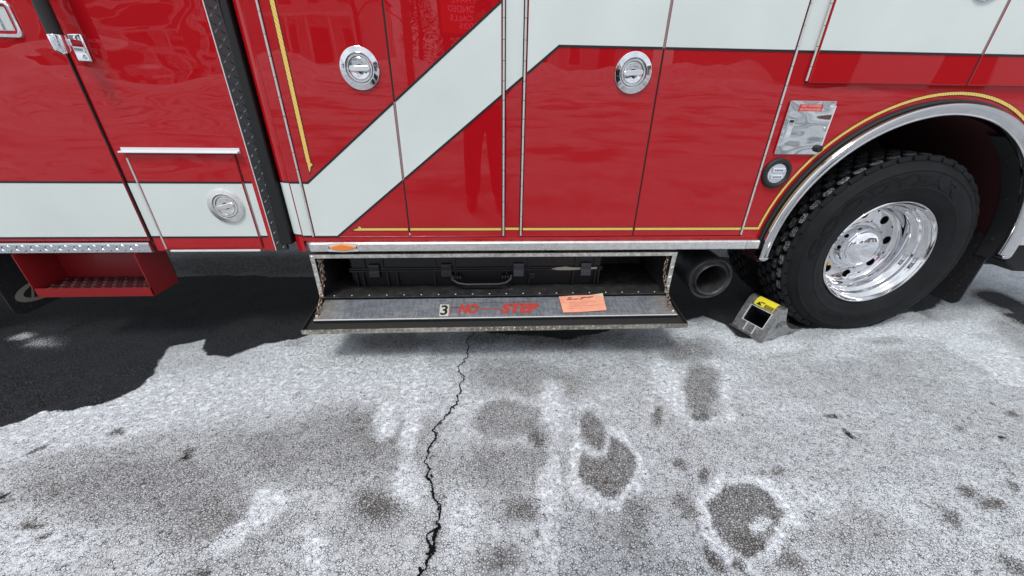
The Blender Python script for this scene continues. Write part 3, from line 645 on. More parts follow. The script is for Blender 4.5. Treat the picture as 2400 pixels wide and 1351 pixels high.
dr.build('drip_rail', mat('drip_rail_finish', (.72, .74, .76), .35, .3), T, bev=.001, label='pale metal drip rail above the cab hatch')
# grab rail
gr = MB().tube([(-1.632, -.075, 1.452), (-1.632, -.075, TOP)], .0235, 24).build('grab_rail', 'rubber', T, smooth=True, label='black ribbed upright grab rail on the cab')
mb = MB(); mb.tube([(-1.632, -.075, 1.458), (-1.632, -.075, 1.447), (-1.632, -.074, 1.410), (-1.632, -.070, 1.402)], [.0248, .0248, .0235, .018], 20)
mb.box(-1.652, -1.602, -.062, -.010, 1.424, 1.448)
mb.build('rail_bracket', 'chrome_clean', gr, smooth=True, bev=.003)
mb = MB(); mb.box(-1.650, -1.598, -.014, -.0, 1.376, 1.470); mb.build('rail_foot', 'chrome_clean', gr, bev=.005, smooth=True)
mb = MB()
for z in (1.455, 1.392): mb.lathe([(.009, 0), (.008, .004), (.003, .006), (0, .006)], lambda r_, h, a: (-1.617 + r_ * math.cos(a), -.014 - h, z + r_ * math.sin(a)), 16)
mb.build('rail_bolt', 'chrome', gr, smooth=True)
# cab door handle
def rrect(x0, x1, z0, z1, r, k=6):
    P = []
    for cx, cz, a0 in ((x1 - r, z1 - r, 0), (x0 + r, z1 - r, 90), (x0 + r, z0 + r, 180), (x1 - r, z0 + r, 270)):
        P += [(cx + r * math.cos(R(a0 + 90 * i / k)), cz + r * math.sin(R(a0 + 90 * i / k))) for i in range(k + 1)]
    return P
def ringloft(mb, loops):
    n = len(loops[0]); o = len(mb.v); mb.v += [tuple(p) for l in loops for p in l]
    for j in range(len(loops) - 1):
        for i in range(n): mb.f.append((o + j * n + i, o + j * n + (i + 1) % n, o + (j + 1) * n + (i + 1) % n, o + (j + 1) * n + i)); mb.m.append(mb.cm)
hx0, hx1, hz0, hz1 = -1.985, -1.806, 1.452, 1.572
lp = []
for ins, dy in ((0, 0), (.001, .006), (.005, .009), (.011, .009), (.014, .004), (.016, -.004)):
    lp.append([(a, -.010 - dy, b) for a, b in rrect(hx0 + ins, hx1 - ins, hz0 + ins, hz1 - ins, .022 - ins * .6)])
mb = MB(); ringloft(mb, lp); mb.face([p for p in lp[-1]])
dh = mb.build('door_handle', 'chrome_clean', cd, smooth=True)
MB().box(hx0 + .020, hx1 - .026, -.0115, -.004, hz0 + .022, hz1 - .020).build('handle_paddle', mat('satin_paddle', (.62, .66, .64), .4, .4), dh, bev=.004, smooth=True)
mb = MB(); mb.face([(hx1 - .018, -.0069, hz0 + .02), (hx1 - .026, -.0069, hz0 + .02), (hx1 - .026, -.0069, hz1 - .02), (hx1 - .018, -.0069, hz1 - .02)]); mb.build('handle_shadow_gap', 'gap', dh)
mb = MB(); mb.tube([(-1.868, -.013, hz0 + .022), (-1.868, -.013, hz1 - .02)], .003, 8); mb.build('handle_rib', 'chrome', dh, smooth=True)

# --- joint between cab and body
mb = MB(); mb.obox((-1.1010, -.001, .558), (.047, .014, 0), (0, 0, TOP - .558), (-.001, .02, 0))
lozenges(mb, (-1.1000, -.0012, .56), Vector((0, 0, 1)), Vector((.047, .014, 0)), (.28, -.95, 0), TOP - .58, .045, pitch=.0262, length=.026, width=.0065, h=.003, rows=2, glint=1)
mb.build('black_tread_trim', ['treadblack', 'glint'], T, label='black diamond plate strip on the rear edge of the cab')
MB().prism([(-1.077, .590), (-1.0185, .590), (-1.0185, TOP), (-1.030, TOP), (-1.046, 1.62)], lambda a, b: (a, .003, b), lambda a, b: (a, .09, b)).build('joint_seal', 'sealrub', T, bev=.010, seg=3, smooth=True)
post = None
def corner(name, z0, z1, mt, off, parent):
    r = .062 + off; c = (-.957, .062); mb = MB(); n = 14
    P = [(c[0] + r * math.cos(R(180 + 90 * i / n)), c[1] + r * math.sin(R(180 + 90 * i / n))) for i in range(n + 1)]
    vs = [(a, b, z) for z in (z0, z1) for a, b in P]; mb.add(vs, [(i, i + 1, n + 2 + i, n + 1 + i) for i in range(n)])
    return mb.build(name, mt, parent, smooth=True)
post = corner('corner_post', .553, TOP, 'red', 0, T)
MB().box(-1.019, -.955, .055, .10, .553, TOP).build('post_return', 'red', post)
corner('white_stripe', .640, .901, 'white', .001, post); corner('black_outline', .6355, .6445, 'blackline', .0018, post); corner('black_outline', .8985, .9065, 'blackline', .0018, post)

# --- body side
YD = -.006
j = MB().box(-.9565, -.905, -.0, .02, .628, TOP).build('door_jamb', 'red', T, bev=.0015)
markings(j, -.9530, -.905, .628, TOP, 0)
MB().box(-.9565, 1.420, -.001, .02, .606, .627).build('body_sill', 'red', T, bev=.002)
MB().box(-.9565, 1.400, -.0035, .0, .6085, .6105).build('sill_seam', 'blackline', T)
D = []
for i, (x0, x1) in enumerate(((-.892, -.4225), (-.4165, .0495), (.1545, .7345), (.7405, 1.3175))):
    D.append(slab('compartment_door', x0, x1, .631, TOP, YD, 'red', .0025,
        label=['compartment door with round latch left of the white diagonal', 'compartment door crossed by the white diagonal', 'compartment door with round latch under the white band', 'plain compartment door next to the extinguisher hatch'][i]))
jp = MB().box(.0650, .1385, 0, .02, .628, TOP).build('door_jamb', 'red', T, bev=.002); markings(jp, .0650, .1385, .628, TOP, 0)
hinge(D[0], -.8985, .636, TOP, -.0085); hinge(D[1], .0570, .636, TOP, -.0085); hinge(D[2], .1465, .636, TOP, -.0085); hinge(D[3], 1.3245, .636, TOP, -.0085)
ring_latch(D[0], -.544, 1.370, YD, .0800, 1); ring_latch(D[2], .617, 1.372, YD, .0800, 4)
MB().tube([(-.4195, -.004, .640), (-.4195, -.004, .652)], .003, 8).build('door_pin', 'edge', D[1], smooth=True)
seam(D[0], -.4232, -.4158, .631, TOP, -.0052); seam(D[2], .7338, .7412, .631, TOP, -.0052)
for x in (-.9055, .0495, .1385, 1.3173): MB().box(x + (.0003 if x > -.9 else .0003), x + (.0150), -.0012, .019, .631, TOP).build('hinge_gap', 'gap', D[0])
# wheel-arch skin
def arch_skin():
    x0, x1, z0, z1 = 1.3315, 4.2, .606, TOP; mb = MB(); r = .722; A = [180 - i * 3 for i in range(61)]; vs = []
    a_low = math.degrees(math.asin((z0 - FC[1]) / r))
    ang = [180 - a_low - i * (180 - 2 * a_low) / 72 for i in range(73)]
    arc = [(FC[0] + r * math.cos(R(a)), FC[1] + r * math.sin(R(a))) for a in ang]
    top = [(x0 + (x1 - x0) * i / 72, z1) for i in range(73)]
    # left edge part, then the top edge, then the right edge
    out = []
    for (ax, az), a in zip(arc, ang):
        t = (180 - a_low - a) / (180 - 2 * a_low)
        if t < .30: out.append((x0, z0 + (1.8 - z0) * (t / .30)))
        elif t > .70: out.append((x1, z0 + (1.8 - z0) * ((1 - t) / .30)))
        else: out.append((x0 + (x1 - x0) * (t - .30) / .40, 1.8))
    vs = [(a, 0, b) for a, b in arc + out]
    mb.add(vs, [(i, i + 1, 74 + i, 73 + i) for i in range(72)])
    mb.add([(x0, 0, 1.8), (x1, 0, 1.8), (x1, 0, TOP), (x0, 0, TOP)], [(0, 1, 2, 3)])
    return mb.build('wheel_arch_panel', 'red', T)
ar = arch_skin(); markings(ar, 1.3315, 4.0, .606, TOP, 0)
for i, (x0, x1) in enumerate(((1.4165, 2.1690), (2.1750, 3.05))):
    if i: seam(o, 2.1688, 2.1752, 1.349, TOP, -.0150)
    o = MB().box(x0, x1, -.016, .0, 1.346, TOP).build('upper_door', 'red', T, bev=.004, label=['door above the rear wheel with a round latch', 'door at the right edge above the rear wheel'][i]); markings(o, x0 + .003, x1 - .003, 1.349, TOP, -.016)
    if i == 0: hinge(o, 1.4075, 1.353, TOP, -.012); ring_latch(o, 2.052, 1.732, -.016, .0800, 5); MB().box(1.4115, 1.4165, -.004, .0, 1.346, TOP).build('door_shadow_gap', 'gap', o)
# rub rail
def railp(x0, x1, z0=.5615, z1=.6105, name='rub_rail', parent=T, round_l=False, lab=None):
    mb = MB(); mb.prism([(0, z0), (-.030, z0), (-.034, z0 + .004), (-.035, z1 - .008), (-.026, z1 - .001), (0, z1)], lambda a, b: (x0, a, b), lambda a, b: (x1, a, b))
    if round_l:
        for z in (0,):
            pr = [(z0 + .0, .030), (z0 + .004, .034), (z1 - .008, .035), (z1 - .001, .026), (z1, .0)]
            n = 8; vs = []
            for i in range(n + 1):
                a = R(90 * i / n)
                for zz, d in pr: vs.append((x0 - d * 1.1 * math.sin(a), -d * math.cos(a), zz))
            k = len(pr); mb.add(vs, [(i * k + q, i * k + q + 1, (i + 1) * k + q + 1, (i + 1) * k + q) for i in range(n) for q in range(k - 1)])
            mb.face([vs[i * k] for i in range(n + 1)] + [(x0, 0, z0)])
    return mb.build(name, 'stainless', parent, smooth=False, label=lab)
rr = railp(-.905, 1.3535, round_l=True, lab='scuffed stainless rub rail along the bottom of the body')
railp(1.3560, 1.425, .5625, .6105, 'rail_end', rr); railp(2.925, 4.0, .573, .622, 'rear_rub_rail', T)
MB().lathe([(.0035, 0), (.003, .002), (0, .003)], lambda r_, h, a: (1.334 + r_ * math.cos(a), -.035 - h, .585 + r_ * math.sin(a)), 12).build('rail_screw', 'chrome', rr, smooth=True)
# amber side marker
mk = [(-.826, .566), (-.826, .608), (-.753, .612), (-.680, .608), (-.680, .566), (-.753, .5615)]
mb = MB(); mb.prism(mk, lambda a, b: (a, -.034, b), lambda a, b: (a, -.0385, b)); ml = mb.build('marker_light', 'whitepl', T, bev=.001, label='amber diamond shaped side marker light')
P0 = [(-.820, .587), (-.800, .596), (-.753, .606), (-.706, .596), (-.686, .587), (-.706, .578), (-.753, .568), (-.800, .578)]
mb = MB(); ringloft(mb, [[(a, -.0385, b) for a, b in P0], [(-.753 + (a + .753) * .9, -.044, .587 + (b - .587) * .8) for a, b in P0]]); mb.face([(-.753 + (a + .753) * .9, -.044, .587 + (b - .587) * .8) for a, b in P0])
mb.build('amber_lens', 'amber', ml)
mb = MB(); mb.box(-.823, -.819, -.0405, -.038, .580, .594); mb.box(-.687, -.683, -.0405, -.038, .580, .594); mb.build('lens_clip', 'black', ml)

# --- extinguisher hatch and round lamp
ex = MB(); ex.prism(rrect(1.3680, 1.5895, 1.0430, 1.2745, .006, 3), lambda a, b: (a, 0, b), lambda a, b: (a, -.009, b)); ex = ex.build('extinguisher_hatch', 'mirror', T, bev=.0012, label='mirror polished hatch with a small red label')
mb = MB().box(1.418, 1.5285, -.0105, -.009, 1.2315, 1.2605).build('red_label', 'redlabel', ex)
text('DRY POWDER\nEXTINGUISHER', 1, lambda x, y, z: (1.4245 + x, -.0112 - z, 1.2350 + y), fit=(.0975, .0225), align='CENTER', lines=1.05).build('label_text', 'labeltext', mb)
lt = MB(); P = rrect(1.3865, 1.4165, 1.1170, 1.1975, .003, 2); lt.prism(P, lambda a, b: (a, -.009, b), lambda a, b: (a, -.0115, b)); lt = lt.build('paddle_latch', 'chrome', ex, bev=.001)
MB().box(1.391, 1.412, -.0122, -.0116, 1.1830, 1.1935).build('latch_slot', 'gap', lt); MB().box(1.391, 1.412, -.0128, -.0115, 1.1215, 1.1825).build('latch_lever', 'chrome_clean', lt, bev=.001)
mb = MB()
for x, z in ((1.5735, 1.2510), (1.5735, 1.1610)): mb.lathe([(.0055, 0), (.005, .0025), (.002, .004), (0, .004)], lambda r_, h, a: (x + r_ * math.cos(a), -.009 - h, z + r_ * math.sin(a)), 14)
mb.build('screw', 'chrome_clean', ex, smooth=True)
MB().tube([(1.5925, -.005, 1.072), (1.5925, -.005, 1.256)], .0042, 8).build('hatch_hinge', 'edge', ex, smooth=True)
MB().lathe([(.0165, 0), (.0165, .012), (.014, .018), (0, .019)], lambda r_, h, a: (1.5760 + r_ * math.cos(a), -.009 - h, 1.0700 + r_ * math.sin(a)), 20).build('rubber_stop', 'rubber', ex, smooth=True)
lx, lz = 1.415, .952
lfn = lambda r_, h, a: (lx + r_ * math.cos(a), -h, lz + r_ * math.sin(a))
lp_ = MB().lathe([(.0725, 0), (.0725, .008), (.067, .015), (.056, .016), (.050, .011), (.048, .004)], lfn, 48).build('scene_light', 'rubber', T, smooth=True, label='round clear lamp in a black rubber grommet')
MB().lathe([(.049, .004), (.046, .008), (.02, .0105), (0, .011)], lfn, 40).build('lamp_lens', 'lens', lp_, smooth=True)
mb = MB()
for sg in (1, -1):
    mb.box(lx - .032, lx + .032, -.0150, -.0085, lz + sg * .016 - .011, lz + sg * .016 + .011)
mb.build('led_reflector', 'led', lp_, bev=.003)
mb = MB()
for sg in (1, -1):
    for k in range(5): mb.box(lx - .021 + k * .009, lx - .016 + k * .009, -.0158, -.0149, lz + sg * .016 - .003, lz + sg * .016 + .003)
mb.build('led_chip', 'black', lp_)

# --- fender
ffn = lambda r_, h, a: (FC[0] + r_ * math.cos(a), -h, FC[1] + r_ * math.sin(a))
fd = MB().lathe([(.722, -.01), (.735, .0), (.736, .036), (.734, .044), (.729, .048), (.723, .047), (.706, .038), (.692, .031), (.688, .0335), (.684, .0335), (.681, .029), (.681, -.012)], ffn, 96, R(-2), R(182)).build('fender_trim', 'flare', T, smooth=True, label='polished metal flare round the rear wheel opening')
mb = MB()
for sg in (-1, 1):
    x = FC[0] + sg * .709; P = [(FC[0] + sg * (.709 + .027 * math.cos(R(a))), FC[1] - .025 - .020 * math.sin(R(a))) for a in range(0, 181, 20)]
    mb.prism([(a, b) for a, b in P], lambda a, b: (a, -.046, b), lambda a, b: (a, .0, b))
mb.build('flare_end', 'flare', fd, bev=.004, smooth=True)
MB().lathe([(.7365, .0), (.7365, .014), (.742, .018), (.750, .014), (.752, .0)], ffn, 96, R(1), R(179)).build('fender_gasket', 'rubber', T, smooth=True)
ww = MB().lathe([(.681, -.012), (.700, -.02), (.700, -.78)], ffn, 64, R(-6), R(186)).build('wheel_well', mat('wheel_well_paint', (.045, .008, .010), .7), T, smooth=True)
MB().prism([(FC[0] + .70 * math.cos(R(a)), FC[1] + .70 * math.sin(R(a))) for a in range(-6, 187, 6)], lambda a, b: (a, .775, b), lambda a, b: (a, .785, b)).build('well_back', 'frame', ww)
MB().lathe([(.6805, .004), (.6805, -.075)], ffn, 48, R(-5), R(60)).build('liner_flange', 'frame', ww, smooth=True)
mb = MB()
for a in (4, 24, 44): 
    for h in (-.04,):
        p = ffn(.679, h, R(a)); mb.tube([p, ffn(.674, h, R(a))], .008, 8)
mb.build('liner_bolt', 'exh', ww)
# --- mud flaps
def flap(name, x, y0, y1, z0, z1, lab):
    P = [(y0, z1)]
    for a in range(0, 91, 15): P.append((y0 + .045 - .045 * math.cos(R(a)), z0 + .045 - .045 * math.sin(R(a))))
    P += [(y1, z0), (y1, z1)]
    return MB().prism(P, lambda a, b: (x, a, b), lambda a, b: (x + .009, a, b)).build(name, 'flap', T, label=lab)
flap('mud_flap', 2.865, .02, .68, .158, .60, 'black mud flap behind the rear wheel')
ff = flap('mud_flap', -2.600, .03, .62, .168, .62, 'black mud flap with a pale oval emblem behind the cab step')
mb = MB(); cy, cz, ea, eb = .205, .262, .140, .056
oo = [(cy + ea * math.cos(R(a)), cz + eb * math.sin(R(a))) for a in range(0, 360, 8)]; ii = [(cy + .012 + ea * .80 * math.cos(R(a)), cz + eb * .70 * math.sin(R(a))) for a in range(0, 360, 8)]
ringloft(mb, [[(-2.5895, a, b) for a, b in oo], [(-2.5885, a, b) for a, b in ii]])
for pp in band([(.135, .232), (.150, .262), (.160, .285), (.195, .292), (.205, .272), (.175, .262)], .012): mb.face([(-2.5890, a, b) for a, b in pp])
mb.build('flap_emblem', 'emblem', ff)
MB().prism([(-2.62, .60), (-2.55, .60)], lambda a, b: (a, .03, b), lambda a, b: (a, .66, b)) if False else None

# --- cab step
sx0, sx1, sz0, sz1, sy0, sy1 = -2.345, -1.772, .325, .60, -.030, .145
st = MB(); t_ = .004
st.box(sx0, sx1, sy0, sy0 + t_, sz0, .370); st.box(sx0, sx1, sy0, sy1, sz0 - t_, sz0)
st.box(sx1 - t_, sx1, sy0, sy1, sz0, .556); st.box(sx0, sx0 + t_, sy0, sy1, sz0, .556); st.box(sx0, sx1, sy1 - t_, sy1, sz0, .60)
st.build('cab_step', mat('red_step_paint', (.26, .009, .012), .45, coat=.2), T, label='red steel step box hanging under the cab door')
mb = MB(); mb.box(sx0 + .005, sx1 - .005, sy0 + .005, sy1 - .005, .352, .356)
lozenges(mb, (sx0 + .01, sy0 + .012, .356), (1, 0, 0), (0, 1, 0), (0, 0, 1), .55, .15, pitch=.026, length=.028, width=.008, h=.006, rows=4)
mb.build('step_tread', mat('dark_red_tread', (.045, .005, .007), .5), T)

# --- storage tray under the body
TX0, TX1 = -.940, .998
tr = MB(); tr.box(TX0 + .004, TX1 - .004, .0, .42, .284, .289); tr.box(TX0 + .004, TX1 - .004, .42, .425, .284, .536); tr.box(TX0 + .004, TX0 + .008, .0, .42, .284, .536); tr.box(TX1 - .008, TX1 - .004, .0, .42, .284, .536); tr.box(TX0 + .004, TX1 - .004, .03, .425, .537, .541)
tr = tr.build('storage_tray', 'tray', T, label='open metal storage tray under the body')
def plate(name, O, U, V, Nn, lu, lv, parent, mt='treadworn', rows=1, pitch=.029, th=.004):
    O, U, V, Nn = map(Vector, (O, U, V, Nn)); mb = MB(); mb.obox(O - Nn * th, U * lu, V * lv, Nn * th)
    lozenges(mb, O, U, V, Nn, lu, lv, pitch, length=.026, width=.007, h=.0028, rows=rows)
    return mb.build(name, mt, parent)
plate('tray_top_trim', (TX0, -.014, .5195), (1, 0, 0), (0, 0, 1), (0, -1, 0), TX1 - TX0, .0175, tr)
mb = MB(); mb.obox((TX0, -.014, .5370), (TX1 - TX0, 0, 0), (0, .05, .001), (0, 0, .003)); lozenges(mb, (TX0, -.012, .541), (1, 0, 0), (0, 1, 0), (0, 0, 1), TX1 - TX0, .03, .029, rows=1); mb.build('tray_lid_trim', 'treadworn', tr)
plate('tray_side_trim', (TX0, -.012, .290), (0, 0, 1), (1, 0, 0), (0, -1, 0), .230, .022, tr)
plate('tray_side_trim', (TX1 - .024, -.012, .290), (0, 0, 1), (1, 0, 0), (0, -1, 0), .230, .024, tr)
mb = MB(); mb.tube([(TX0 + .02, -.013, .2885), (TX1 - .02, -.013, .2885)], .0042, 8); mb.build('tray_hinge', 'tray', tr, smooth=True)
mb = MB()
for k in range(20):
    x = TX0 + .07 + k * .0945; mb.lathe([(.0042, 0), (.003, .002), (0, .003)], lambda r_, h, a: (x + r_ * math.cos(a), .006 + r_ * math.sin(a), .2895 + h), 10)
mb.build('rivet', 'edge', tr, smooth=True)
# door frame: origin at the hinge, s = distance outwards, n = height above the sheet
DA = R(8.0)
def dp(x, s, n=0.): return (x, -.018 - s * math.cos(DA) - n * math.sin(DA), .2790 - s * math.sin(DA) + n * math.cos(DA))
def dbox(mb, x0, x1, s0, s1, n0, n1): return mb.obox(dp(x0, s0, n0), Vector((x1 - x0, 0, 0)), Vector(dp(0, s1, n0)) - Vector(dp(0, s0, n0)), Vector(dp(0, s0, n1)) - Vector(dp(0, s0, n0)))
DL = .246
mb = MB(); dbox(mb, TX0, TX1 + .006, .0, DL, -.022, -.018); dbox(mb, TX0, TX0 + .004, .0, DL, -.018, .0); dbox(mb, TX1 + .002, TX1 + .006, .0, DL, -.018, .0)
td = mb.build('tray_door', 'frame', T, label='lowered step door with a scuffed grey panel reading NO STEP')
mb = MB(); dbox(mb, TX0, TX1 + .006, DL, DL + .005, -.026, .0)
_O = Vector(dp(TX0 + .005, DL + .005, -.0255)); _V = (Vector(dp(0, 0, 0)) - Vector(dp(0, 0, -1))).normalized(); _N = (Vector(dp(0, 1, 0)) - Vector(dp(0, 0, 0))).normalized()
lozenges(mb, _O, (1, 0, 0), _V, _N, TX1 - TX0 - .01, .025, .0285, length=.026, width=.007, h=.003, rows=2)
mb.build('door_lip', 'liptread', td)
mb = MB(); dbox(mb, TX0 + .032, TX1 - .020, .006, .176, -.018, .0035); pn = mb.build('door_panel', 'panel', td, bev=.003, seg=2, label='scuffed grey metal panel reading NO STEP')
mb = MB(); dbox(mb, TX0 + .034, TX1 - .022, .1772, .1785, -.018, -.0015); mb.build('panel_face', 'frame', pn)
mb = MB(); dbox(mb, TX0 + .034, TX1 - .022, .1745, .1792, -.0012, .0042); mb.build('panel_edge', 'edge', pn, bev=.001)
# lettering (u = along the door, s from the far side)
def dtext(body, x0, x1, s_top, s_bot, mt, name, shear=.0, off=.0, n=.0047):
    text(body, 1, lambda x, y, z: dp(x0 + x, s_bot + (s_top - s_bot) * y, n), shear=shear, offset=off, fit=(x1 - x0, 1.)).build(name, mt, pn)
mb = MB(); P = [dp(-.285, .062, .0040), dp(-.236, .064, .0040), dp(-.232, .162, .0040), dp(-.279, .161, .0040)]; mb.face(P[::-1]); nb = mb.build('number_decal', 'decal', pn)
dtext('3', -.276, -.240, .070, .154, 'black', 'panel_number', 0, .025)
dtext('NO', -.188, -.078, .060, .146, 'redletter', 'panel_lettering', .30, .060)
dtext('STEP', .038, .246, .062, .146, 'redletter', 'panel_lettering', .30, .060)
mb = MB()
for a, b in ((-.062, -.024), (-.004, .030)): mb.face([dp(a, .100, .0046), dp(b, .100, .0046), dp(b, .110, .0046), dp(a, .110, .0046)])
mb.build('panel_dash', 'redletter', pn)
mb = MB(); mb.face([dp(-.228, .060, .0045), dp(-.225, .060, .0045), dp(-.222, .158, .0045), dp(-.225, .158, .0045)]); mb.build('panel_bar', 'redletter', pn)
mb = MB(); mb.face([dp(-.222, .088, .0044), dp(-.07, .088, .0044), dp(-.07, .0915, .0044), dp(-.222, .092, .0044)]); mb.face([dp(-.16, .050, .0044), dp(.245, .050, .0044), dp(.245, .0515, .0044), dp(-.16, .0515, .0044)]); mb.build('pen_line', 'black', pn)
# chains
def chain(parent, P, link=.026, wire=.0031):
    P = [Vector(p) for p in P]; S = []                       # resample a smooth curve
    for i in range(len(P) - 1):
        p0, p1, p2, p3 = P[max(i - 1, 0)], P[i], P[i + 1], P[min(i + 2, len(P) - 1)]
        for k in range(12):
            t = k / 12; S.append(.5 * ((2 * p1) + (-p0 + p2) * t + (2 * p0 - 5 * p1 + 4 * p2 - p3) * t * t + (-p0 + 3 * p1 - 3 * p2 + p3) * t ** 3))
    S.append(P[-1]); d = [0.]
    for a, b in zip(S[:-1], S[1:]): d.append(d[-1] + (b - a).length)
    step = link - 2.6 * wire; n = int(d[-1] / step); mb = MB()
    for q in range(n):
        s_ = (q + .5) * step; i = max(k for k in range(len(d)) if d[k] <= s_); i = min(i, len(S) - 2)
        t = (S[i + 1] - S[i]).normalized(); c = S[i] + t * (s_ - d[i]); u = t.orthogonal().normalized(); u.rotate(Matrix.Rotation(R(40 + (q % 2) * 90 + random.uniform(-14, 14)), 3, t))
        hl = link / 2 - wire; hw = link * .30; ring = []
        for a in range(0, 360, 36):
            ca, sa = math.cos(R(a)), math.sin(R(a)); ring.append(c + t * (ca * hl) + u * (math.copysign(abs(sa) ** .75, sa) * hw))
        mb.tube(ring, wire, 6, closed=True)
    mb.build('chain', 'chain', parent, smooth=True)
chain(td, [(-.900, -.004, .515), (-.902, -.006, .455), (-.903, -.012, .390), (-.905, -.050, .335), dp(-.903, .10, .022), dp(-.900, .150, .006)])
chain(td, [(-.892, .004, .515), (-.897, .000, .455), (-.899, -.006, .400), (-.893, -.012, .378)])
chain(td, [(.958, .002, .510), (.952, -.004, .450), (.958, -.010, .390), (.965, -.050, .332), dp(.958, .10, .020), dp(.965, .158, .006)])
mb = MB()
for x in (-.899, .962): mb.tube([dp(x, .150, -.002), dp(x, .150, .010)], .006, 10)
mb.build('eye_bolt', 'edge', td, smooth=True)

MB().prism([(3.05, .60), (3.065, .50), (3.11, .42), (3.20, .36), (3.7, .33), (3.7, .60)], lambda a, b: (a, .08, b), lambda a, b: (a, .55, b)).build('rear_underbody_box', 'frame', T, bev=.01)
# --- exhaust
ex_c = (1.252, .356)
efn = lambda r_, h, a: (ex_c[0] + r_ * math.cos(a) - .0 * h, .03 + h + .0 * r_, ex_c[1] + r_ * math.sin(a) + .05 * h)
et = MB().lathe([(.112, .60), (.118, .30), (.123, .06), (.1275, .02), (.127, .004), (.121, -.004), (.112, .000), (.105, .012), (.100, .010), (.096, -.012), (.092, -.018), (.088, -.014), (.084, .0), (.082, .06), (.080, .30)], efn, 72).build('exhaust_pipe', 'exh', T, smooth=True, label='wide sooty exhaust outlet beside the rear wheel')
MB().lathe([(.083, .05), (.083, .2), (.0, .2)], efn, 40).build('exhaust_bore', 'soot', et)
MB().lathe([(.066, .0), (.066, .02), (.055, .028), (.050, .02), (.0, .02)], lambda r_, h, a: (1.24 + r_ * math.cos(a), .36 - h, .335 + r_ * math.sin(a) * .8), 32).build('hanger_bush', 'exh', T, smooth=True)

